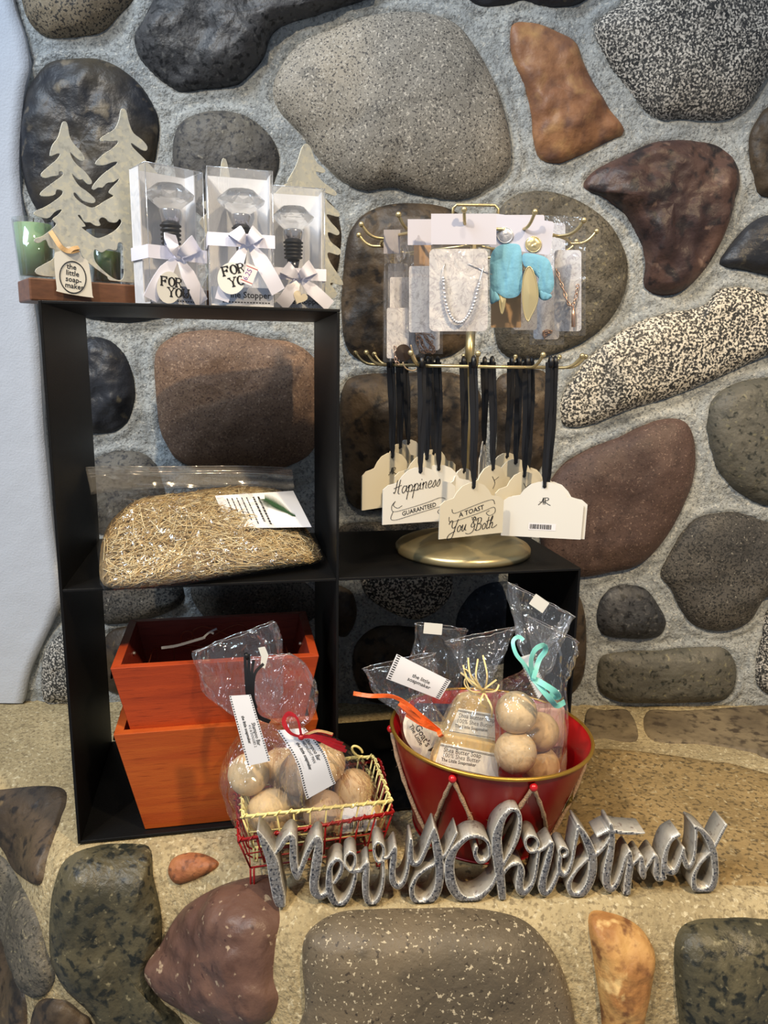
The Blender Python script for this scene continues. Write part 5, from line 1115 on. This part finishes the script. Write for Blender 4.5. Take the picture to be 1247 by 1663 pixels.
for pth, w in (([(866,1102),(852,1080),(838,1062),(833,1042),(842,1034),(850,1040)], .0038), ([(866,1102),(862,1076),(868,1056),(882,1048),(886,1056),(876,1070),(870,1088),(866,1102)], .0050), ([(866,1102),(884,1112),(902,1124),(906,1132),(892,1128)], .0060), ([(866,1102),(880,1120),(894,1136),(904,1146),(917,1140)], .0055)):
    b.strip(vpath([atY(x, y, -.046-.006*math.sin(i*1.1)) for i, (x, y) in enumerate(pth)], 22), w, [(-FW+RT*.5*math.sin(k*.35)).normalized() for k in range(22)])
b.ball(kx, .0034); b.build('teal_ribbon', m_tealr, C_, label='teal curling ribbon')
printed(C_, [(842,1068),(862,1062),(888,1118),(874,1136)], -.034, .0, [('. . . . .', .005, .3, .5, 0)], lab='small white label')
b = MB(); pq = PL(875, 981, .024, 0); card(b, rot(rrect(862, 970, 889, 990, 1), 35), pq, .0005); b.build('price_sticker', m_disc, C_)
b = MB(); P = vpath([atY(921, 1000, .034), atY(912, 1018, .030), atY(898, 1036, .024), atY(885, 1052, .014)], 12); b.tube(P, [.006, .006, .005, .005, .005, .004, .004, .004, .004, .004, .003, .003], 9, cap=False); b.build('rolled_film', m_cell, C_)
b = MB(); P = vpath([atY(832, 950, .036), atY(836, 975, .034), atY(842, 1010, .026), atY(850, 1045, .012)], 12); b.tube(P, [.006]*4+[.005]*4+[.004]*4, 9, cap=False); b.build('rolled_film', m_cell, C_)
# shea butter soap bag with raffia
D_ = bag('cellophane bag of labelled shea butter soap with natural raffia, centre of the red bucket', (.43, .0, .07))
m_bar = simple('soap_bar_tan', rgb(206, 176, 120), .45, sss=.1)
def soapbar(lbl, poly, y, dep, labels, tilt):
    pl = PL(sum(p[0] for p in poly)/len(poly), sum(p[1] for p in poly)/len(poly), y, 4, tilt); b = MB(); fr = [pl.at(px, py, .0) for px, py in poly]
    b.slab(fr, [p - pl.n*dep for p in fr]); o = b.build('soap_bar', m_bar, None, lbl, 'soap', loc=pl.o); md = o.modifiers.new('b', 'BEVEL'); md.width = .0025; md.segments = 3
    for q, lines in labels:
        b = MB(); card(b, q, pl, .0006, 0, .0002)
        for (p0, p1) in (((0, 1), .07), ((0, 1), .11), ((0, 1), .90)):
            a = np.array(q[0])*(1-p1)+np.array(q[3])*p1; c = np.array(q[1])*(1-p1)+np.array(q[2])*p1; card(b, [a, c, c+(0, .8), a+(0, .8)], pl, .0001, 1, .0009)
        H_ = (pl.at(*q[3])-pl.at(*q[0])).length
        for i, (tx, sz, f, bd) in enumerate(lines):
            m = (np.array(q[0])*(1-f)+np.array(q[3])*f)*.92+(np.array(q[1])*(1-f)+np.array(q[2])*f)*.08
            ang = -math.degrees(math.atan2(q[1][1]-q[0][1], q[1][0]-q[0][0])); b.text(tx, sz, tmap(pl, m[0], m[1], .0010, ang), 1, align='LEFT', bold=bd, squash=.85)
        b.build('paper_label', [m_paper, m_ink], o, label='printed shea butter soap label')
L1 = [('Shea Butter Soap', .0068, .34, .0), ('100% Shea Butter', .0066, .55, -.006), ('The Little Soapmaker', .0050, .73, .01), ('. . . . . .', .005, .84, 0)]
soapbar('tan shea butter soap bar standing upright behind the other one', [(748,1133),(768,1128),(800,1140),(806,1215),(800,1250),(722,1240),(716,1200)], .004, .020, [([(745,1150),(803,1160),(804,1203),(728,1191)], L1)], -12)
soapbar('tan shea butter soap bar at the bucket front with its label facing out', [(722,1192),(806,1208),(812,1245),(806,1275),(700,1258),(704,1230)], -.026, .022, [([(716,1206),(806,1224),(810,1268),(705,1244)], L1)], -16)
bagfilm(D_, [(735,1040,835,1020,.035,.14,1.5),(742,1060,826,1040,.032,.18,1.3),(752,1090,812,1072,.022,.25,1.1),(765,1115,798,1108,.010,.5,.6),(740,1135,808,1132,.0,.5,.4),(716,1180,812,1180,-.010,.5,.3),(702,1225,814,1230,-.020,.42,.3),(698,1262,812,1275,-.024,.34,.3)], 31)
b = MB(); k0 = atY(786, 1124, -.030)
for i, e in enumerate([(752,1080),(748,1092),(776,1070),(784,1064),(790,1150),(798,1165),(760,1068),(810,1112),(806,1104)]): b.strip(vpath([k0, atY((786+e[0])/2+(6 if i % 2 else -8), (1124+e[1])/2+4, -.038), atY(*e, -.032)], 14), .0016, -FW)
for s in (-1, 1): b.tube(vpath([k0, atY(786-26, 1096+s*6, -.036), atY(754, 1100+s*10, -.036), atY(764, 1122, -.036), k0], 20), .0008, 5)
b.build('raffia_bow', simple('pale_raffia', rgb(226, 204, 146), .6), D_, label='natural raffia bow')
# goat's milk bag with orange raffia
E_ = bag('cellophane bag with orange raffia and oval tag at the left of the red bucket', (.385, .02, .07))
pl = PL(690, 1205, .004, 10, -10); b = MB(); ov = smoothc([(656,1168),(664,1158),(690,1166),(722,1190),(712,1216),(700,1236),(676,1222),(662,1206),(655,1186)], 40); card(b, ov, pl, .0008)
b.text("Goat's Milk", .0100, tmap(pl, 690, 1210, .0010, -62), 1, bold=.01); b.text('The Little', .0065, tmap(pl, 673, 1195, .0010, -62), 1, bold=.01); b.build('oval_tag', [m_paper, m_ink], E_, label="cream tag reading Goat's Milk")
pl2 = PL(705, 1220, .016, 8, -10); b = MB(); q5 = [pl2.at(x, y) for x, y in ((664,1180),(738,1180),(734,1250),(676,1240))]; b.slab(q5, [p-pl2.n*.02 for p in q5]); o = b.build('soap_bar', m_bar, None, 'tan soap bar behind the tag under the orange raffia', 'soap', loc=pl2.o); md = o.modifiers.new('b', 'BEVEL'); md.width = .0025; md.segments = 3
m_oraf = simple('orange_raffia', rgb(226, 96, 34), .42, bump=.5, bscale=200)
b = MB(); k0 = atY(712, 1186, -.022)
b.strip(vpath([atY(574, 1126, -.030), atY(600, 1130, -.034), atY(636, 1131, -.036), atY(662, 1144, -.034), atY(690, 1168, -.028), k0], 30), [.0042]*22+[.005]*8, [(-FW+UP*.5*math.sin(k*.4)).normalized() for k in range(30)])
for e in ((655, 1150), (648, 1142), (660, 1160), (718, 1196)): b.strip(vpath([k0, atY((712+e[0])/2, (1186+e[1])/2+3, -.030), atY(*e, -.022)], 14), .0046, -FW)
b.build('orange_raffia', m_oraf, E_, label='orange raffia tie')
bagfilm(E_, [(594,1086,700,1062,.036,.16,1.5),(602,1110,706,1085,.032,.18,1.4),(618,1130,704,1112,.028,.25,1.2),(640,1150,700,1138,.020,.4,.8),(650,1170,716,1160,.012,.45,.5),(654,1200,736,1190,.008,.42,.4),(660,1230,738,1230,.004,.4,.3),(668,1252,730,1256,.0,.35,.3)], 41)
F_ = bag('tall cellophane bag with a slanted white label at the back left of the red bucket', (.41, .06, .07))
bagfilm(F_, [(676,1012,754,1022,.062,.18,1.3),(674,1040,752,1050,.060,.22,1.2),(668,1080,750,1090,.052,.26,1.1),(666,1120,740,1130,.046,.32,.9),(676,1150,730,1155,.042,.4,.7),(670,1185,745,1185,.040,.45,.4),(672,1215,748,1215,.038,.4,.3)], 51)
printed(F_, [(644,1062),(732,1106),(714,1136),(627,1102)], .012, .0, [('the little', .0066, .55, .55, .01), ('soapmaker', .0066, .75, .55, .01)], lab='slanted white printed label')
b = MB(); pq = PL(702, 1020, .055, 0); card(b, rot(rrect(688, 1012, 718, 1030, 1), 5), pq, .0005); b.build('price_sticker', m_disc, F_)
pl3 = PL(705, 1195, .045, 5, -6); b = MB(); q5 = [pl3.at(x, y) for x, y in ((676,1150),(742,1152),(742,1222),(680,1218))]; b.slab(q5, [p-pl3.n*.02 for p in q5]); o = b.build('soap_bar', simple('soap_blue', rgb(60, 72, 104), .45), None, 'dark blue soap bar deep in the tall back left bag', 'soap', loc=pl3.o); md = o.modifiers.new('b', 'BEVEL'); md.width = .003; md.segments = 3
G_ = bag('cellophane bag standing at the back right of the red bucket', (.51, .07, .07))
bagfilm(G_, [(856,1000,936,1040,.066,.16,1.4),(860,1030,934,1062,.062,.2,1.2),(866,1070,926,1090,.056,.28,1.1),(872,1105,918,1110,.050,.4,.8),(862,1140,920,1140,.046,.45,.4),(858,1180,922,1180,.042,.45,.3),(860,1215,918,1220,.040,.4,.3)], 61)
pl4 = PL(890, 1185, .050, -4, -6); b = MB(); q5 = [pl4.at(x, y) for x, y in ((866,1150),(918,1150),(916,1215),(868,1215))]; b.slab(q5, [p-pl4.n*.018 for p in q5]); o = b.build('soap_bar', simple('soap_pink', rgb(206, 160, 146), .45), None, 'pinkish soap bar deep in the back right bag', 'soap', loc=pl4.o); md = o.modifiers.new('b', 'BEVEL'); md.width = .003; md.segments = 3

# ------------------------------------------------------------------ MERRY CHRISTMAS sign cut from thick cast metal
fa = lambda L: [(410+x/4.796, 1300+y/4.796, h/4.796) for x, y, h in L]
fb = lambda L: [(640+x/4.796, 1290+y/4.796, h/4.796) for x, y, h in L]
fc_ = lambda L: [(850+x/3.668, 1310+y/3.668, h/3.668) for x, y, h in L]
STK = [fa([(42,240,10),(75,300,24),(115,380,36),(155,480,46),(172,580,48),(190,680,48),(208,760,48),(222,820,34)]),
 fa([(185,405,10),(215,370,16),(250,315,20),(290,280,22),(312,300,26),(318,370,28),(318,450,30),(330,540,30),(350,600,22)]),
 fa([(350,600,22),(385,520,20),(420,430,20),(460,350,22),(505,300,26),(518,350,32),(505,450,38),(490,560,38),(478,650,36),(490,720,34),(530,752,24),(575,730,20)]),
 fa([(640,640,12),(680,580,16),(700,510,16),(680,465,14),(640,470,16),(605,520,20),(598,600,26),(600,690,30),(620,760,30),(665,818,26),(720,795,22),(765,720,18),(795,630,15),(806,560,14)]),
 fa([(806,560,14),(760,552,10),(722,500,9),(726,435,9),(765,408,10),(798,430,10),(800,490,10),(780,545,10)]),
 fa([(800,545,12),(835,550,14),(870,515,16),(895,490,16),(885,580,27),(880,680,27),(890,760,26),(925,815,24),(970,785,18),(1005,710,14),(1020,620,12),(1022,540,11),(1018,470,10)]),
 fa([(1018,470,9),(975,478,10),(948,420,10),(952,350,10),(985,328,10),(1018,360,10),(1022,420,10),(1000,470,8)]),
 fa([(1020,450,10),(1055,445,12),(1090,400,14),(1112,370,14),(1100,450,24),(1090,550,24),(1095,630,26),(1130,672,24),(1175,640,18),(1205,560,14),(1218,460,12),(1230,380,12),(1240,320,10)]),
 fb([(132,360,14),(130,430,20),(128,500,24),(150,540,22),(195,535,18),(240,450,16),(280,350,16),(312,270,12)]),
 fb([(312,265,10),(320,330,26),(335,420,34),(350,520,34),(356,620,32),(345,720,32),(310,800,32),(250,842,24),(185,845,22),(145,800,22),(140,730,20),(175,650,14),(240,590,12),(320,545,12),(400,470,12),(450,380,12),(488,300,9)]),
 fb([(640,415,14),(632,470,16),(660,522,16),(708,520,14),(742,480,12),(742,410,12),(720,360,14),(660,328,15),(585,335,16),(520,380,20),(465,440,28),(432,530,38),(432,620,40),(450,710,40),(500,790,34),(570,822,26),(650,812,24),(720,760,20),(770,700,16),(795,640,12)]),
 fb([(845,828,28),(838,740,32),(825,640,36),(815,540,40),(802,440,42),(800,340,38),(825,240,30),(860,170,22),(910,125,16),(955,125,16),(980,180,15),(975,270,16),(955,350,16),(920,430,14),(880,500,12),(845,560,14)]),
 fb([(850,625,10),(880,580,12),(925,548,12),(975,545,16),(990,600,28),(978,680,30),(978,740,32),(1005,770,26),(1050,740,20),(1085,680,15),(1105,600,13),(1120,500,13),(1128,440,12)]),
 fb([(1125,440,9),(1060,450,10),(1025,400,10),(1030,345,10),(1070,325,10),(1110,345,10),(1125,390,10),(1100,440,8)]),
 fc_([(92,268,8),(130,245,10),(170,215,10),(160,270,18),(140,350,20),(118,430,22),(112,490,24),(130,520,16),(165,490,14),(195,430,12),(215,370,10),(222,300,9)]),
 fc_([(222,300,8),(212,265,8),(232,244,8),(260,255,8),(262,285,8),(240,300,7)]), 
 fc_([(215,300,8),(212,360,12),(228,405,16),(262,395,12),(288,330,10),(305,240,10),(325,140,12)]),
 fc_([(325,110,9),(355,160,18),(385,220,24),(408,290,26),(412,370,26),(395,450,24),(355,515,22),(310,530,18),(278,505,16),(275,450,14),(310,390,10),(355,340,9),(400,300,9)]),
 fc_([(425,290,16),(455,270,10),(490,230,9),(515,190,9)]),
 fc_([(522,110,12),(528,200,18),(515,300,22),(498,390,24),(496,460,24),(520,495,18),(555,465,14),(585,390,11),(610,310,11),(635,270,10)]),
 fc_([(440,178,6),(480,158,8),(525,145,12),(590,155,11),(660,158,9),(722,157,4)]),
 fc_([(636,275,10),(635,350,20),(624,430,22),(615,520,22)]),
 fc_([(640,355,9),(670,330,9),(702,297,9),(706,350,18),(712,400,20),(716,422,12)]),
 fc_([(716,400,10),(745,345,10),(785,292,10),(795,340,18),(795,400,20),(805,432,16),(840,425,14)]),
 fc_([(832,418,16),(838,340,18),(850,270,14),(878,205,11),(930,168,8)]), fc_([(838,345,16),(862,385,20),(900,388,16),(925,340,12),(945,285,10),(955,250,9)]),
 fc_([(953,255,8),(958,310,14),(980,358,18),(1008,330,12),(1022,260,9),(1028,180,9),(1028,130,10)]),
 fc_([(1020,118,8),(1062,145,14),(1105,200,20),(1130,270,22),(1142,350,20),(1140,430,20),(1115,488,20),(1060,500,14),(1020,485,18),(1015,420,14),(1045,350,11),(1090,300,9),(1125,262,10),(1160,200,10),(1185,150,10),(1208,110,8)])]
def sign():
    x0, x1, y0, y1, stp = 408, 1192, 1312, 1484, 1.5
    gx = np.arange(x0, x1, stp); gy = np.arange(y0, y1, stp); X, Y = np.meshgrid(gx, gy); F = np.full(X.shape, 99.)
    for s in STK:
        q = np.array(smoothc(s, len(s)*5, False))
        for a, c in zip(q[:-1], q[1:]):
            e = c[:2]-a[:2]; L2 = (e**2).sum()+1e-9; bx0 = min(a[0], c[0])-16; bx1 = max(a[0], c[0])+16; by0 = min(a[1], c[1])-16; by1 = max(a[1], c[1])+16
            i0, i1 = int((by0-y0)/stp), int((by1-y0)/stp)+1; j0, j1 = int((bx0-x0)/stp), int((bx1-x0)/stp)+1; i0, j0 = max(i0, 0), max(j0, 0)
            xx, yy = X[i0:i1, j0:j1], Y[i0:i1, j0:j1]; t = np.clip(((xx-a[0])*e[0]+(yy-a[1])*e[1])/L2, 0, 1)
            F[i0:i1, j0:j1] = np.minimum(F[i0:i1, j0:j1], np.hypot(xx-a[0]-t*e[0], yy-a[1]-t*e[1])-(a[2]+(c[2]-a[2])*t))
    O = atZ(455, 1472, .0015); E = atZ(1155, 1447, .0015); dirv = (E-O).normalized(); n = Vector((dirv.y, -dirv.x, 0)).normalized(); DEP = .023
    def P(x, y, back=False, f=None):
        d = ray(x, y); p = CAM+d*((O-CAM).dot(n)/d.dot(n))
        if p.z < .0012: p.z = .0012
        if back: return p - n*DEP
        k = min(1, max(0, -f)/3.0); return p + n*(.0014*(k*k*(3-2*k)))
    vs = []; idx = {}; faces = []; wallsE = {}
    def vert(key, x, y, f):
        if key not in idx: idx[key] = len(vs); vs.append((x, y, f))
        return idx[key]
    h, w = F.shape
    for i in range(h-1):
        for j in range(w-1):
            c = [(i, j), (i, j+1), (i+1, j+1), (i+1, j)]; fv = [F[a] for a in c]
            if min(fv) >= 0: continue
            poly = []; edgept = []
            for k in range(4):
                a, d = c[k], c[(k+1) % 4]; fa_, fd = F[a], F[d]
                if fa_ < 0: poly.append(vert(('v', a), gx[a[1]], gy[a[0]], fa_))
                if (fa_ < 0) != (fd < 0):
                    t = fa_/(fa_-fd); u = vert(('e', min(a, d), max(a, d)), gx[a[1]]+(gx[d[1]]-gx[a[1]])*t, gy[a[0]]+(gy[d[0]]-gy[a[0]])*t, 0.); poly.append(u)
            if len(poly) >= 3: faces.append(poly)
    # boundary edges
    cnt = {}
    for f in faces:
        for a, c in zip(f, f[1:]+f[:1]): cnt[(a, c)] = 1
    nv = len(vs); V3 = [P(x, y, False, f) for x, y, f in vs]+[P(x, y, True) for x, y, f in vs]
    b = MB(); b.add(V3, [tuple(f) for f in faces], 0, True)
    b.add([], [])
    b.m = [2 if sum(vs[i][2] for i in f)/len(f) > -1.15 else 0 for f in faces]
    for f in faces: b.f.append(tuple(i+nv for i in f[::-1])); b.m.append(1); b.s.append(False)
    for (a, c) in cnt:
        if (c, a) not in cnt: b.f.append((a, c, c+nv, a+nv)); b.m.append(1); b.s.append(True)
    return b
m_face = stone('antique_metal_face', rgb(116, 117, 122), rgb(146, 143, 138), rgb(50, 54, 64), 420, .43, rgb(168, 170, 174), .38, rough=.38, soft=.05, big=10, bump=.15); m_face.node_tree.nodes['Principled BSDF'].inputs['Metallic'].default_value = .3
m_side = stone('cast_metal_side', rgb(158, 153, 144), rgb(180, 174, 162), rgb(122, 108, 100), 160, .34, rough=.35, big=14, bump=.15); m_side.node_tree.nodes['Principled BSDF'].inputs['Metallic'].default_value = .3
sg = sign(); so = sg.build('script_sign', [m_face, m_side, simple('rim_highlight', rgb(206, 204, 196), .32, .2)], None, 'thick antiqued metal script sign reading Merry Christmas at the ledge front', 'sign', loc=atZ(800, 1455, .0015))  # rim material puts the bevel's bright highlight into the colour of edge faces
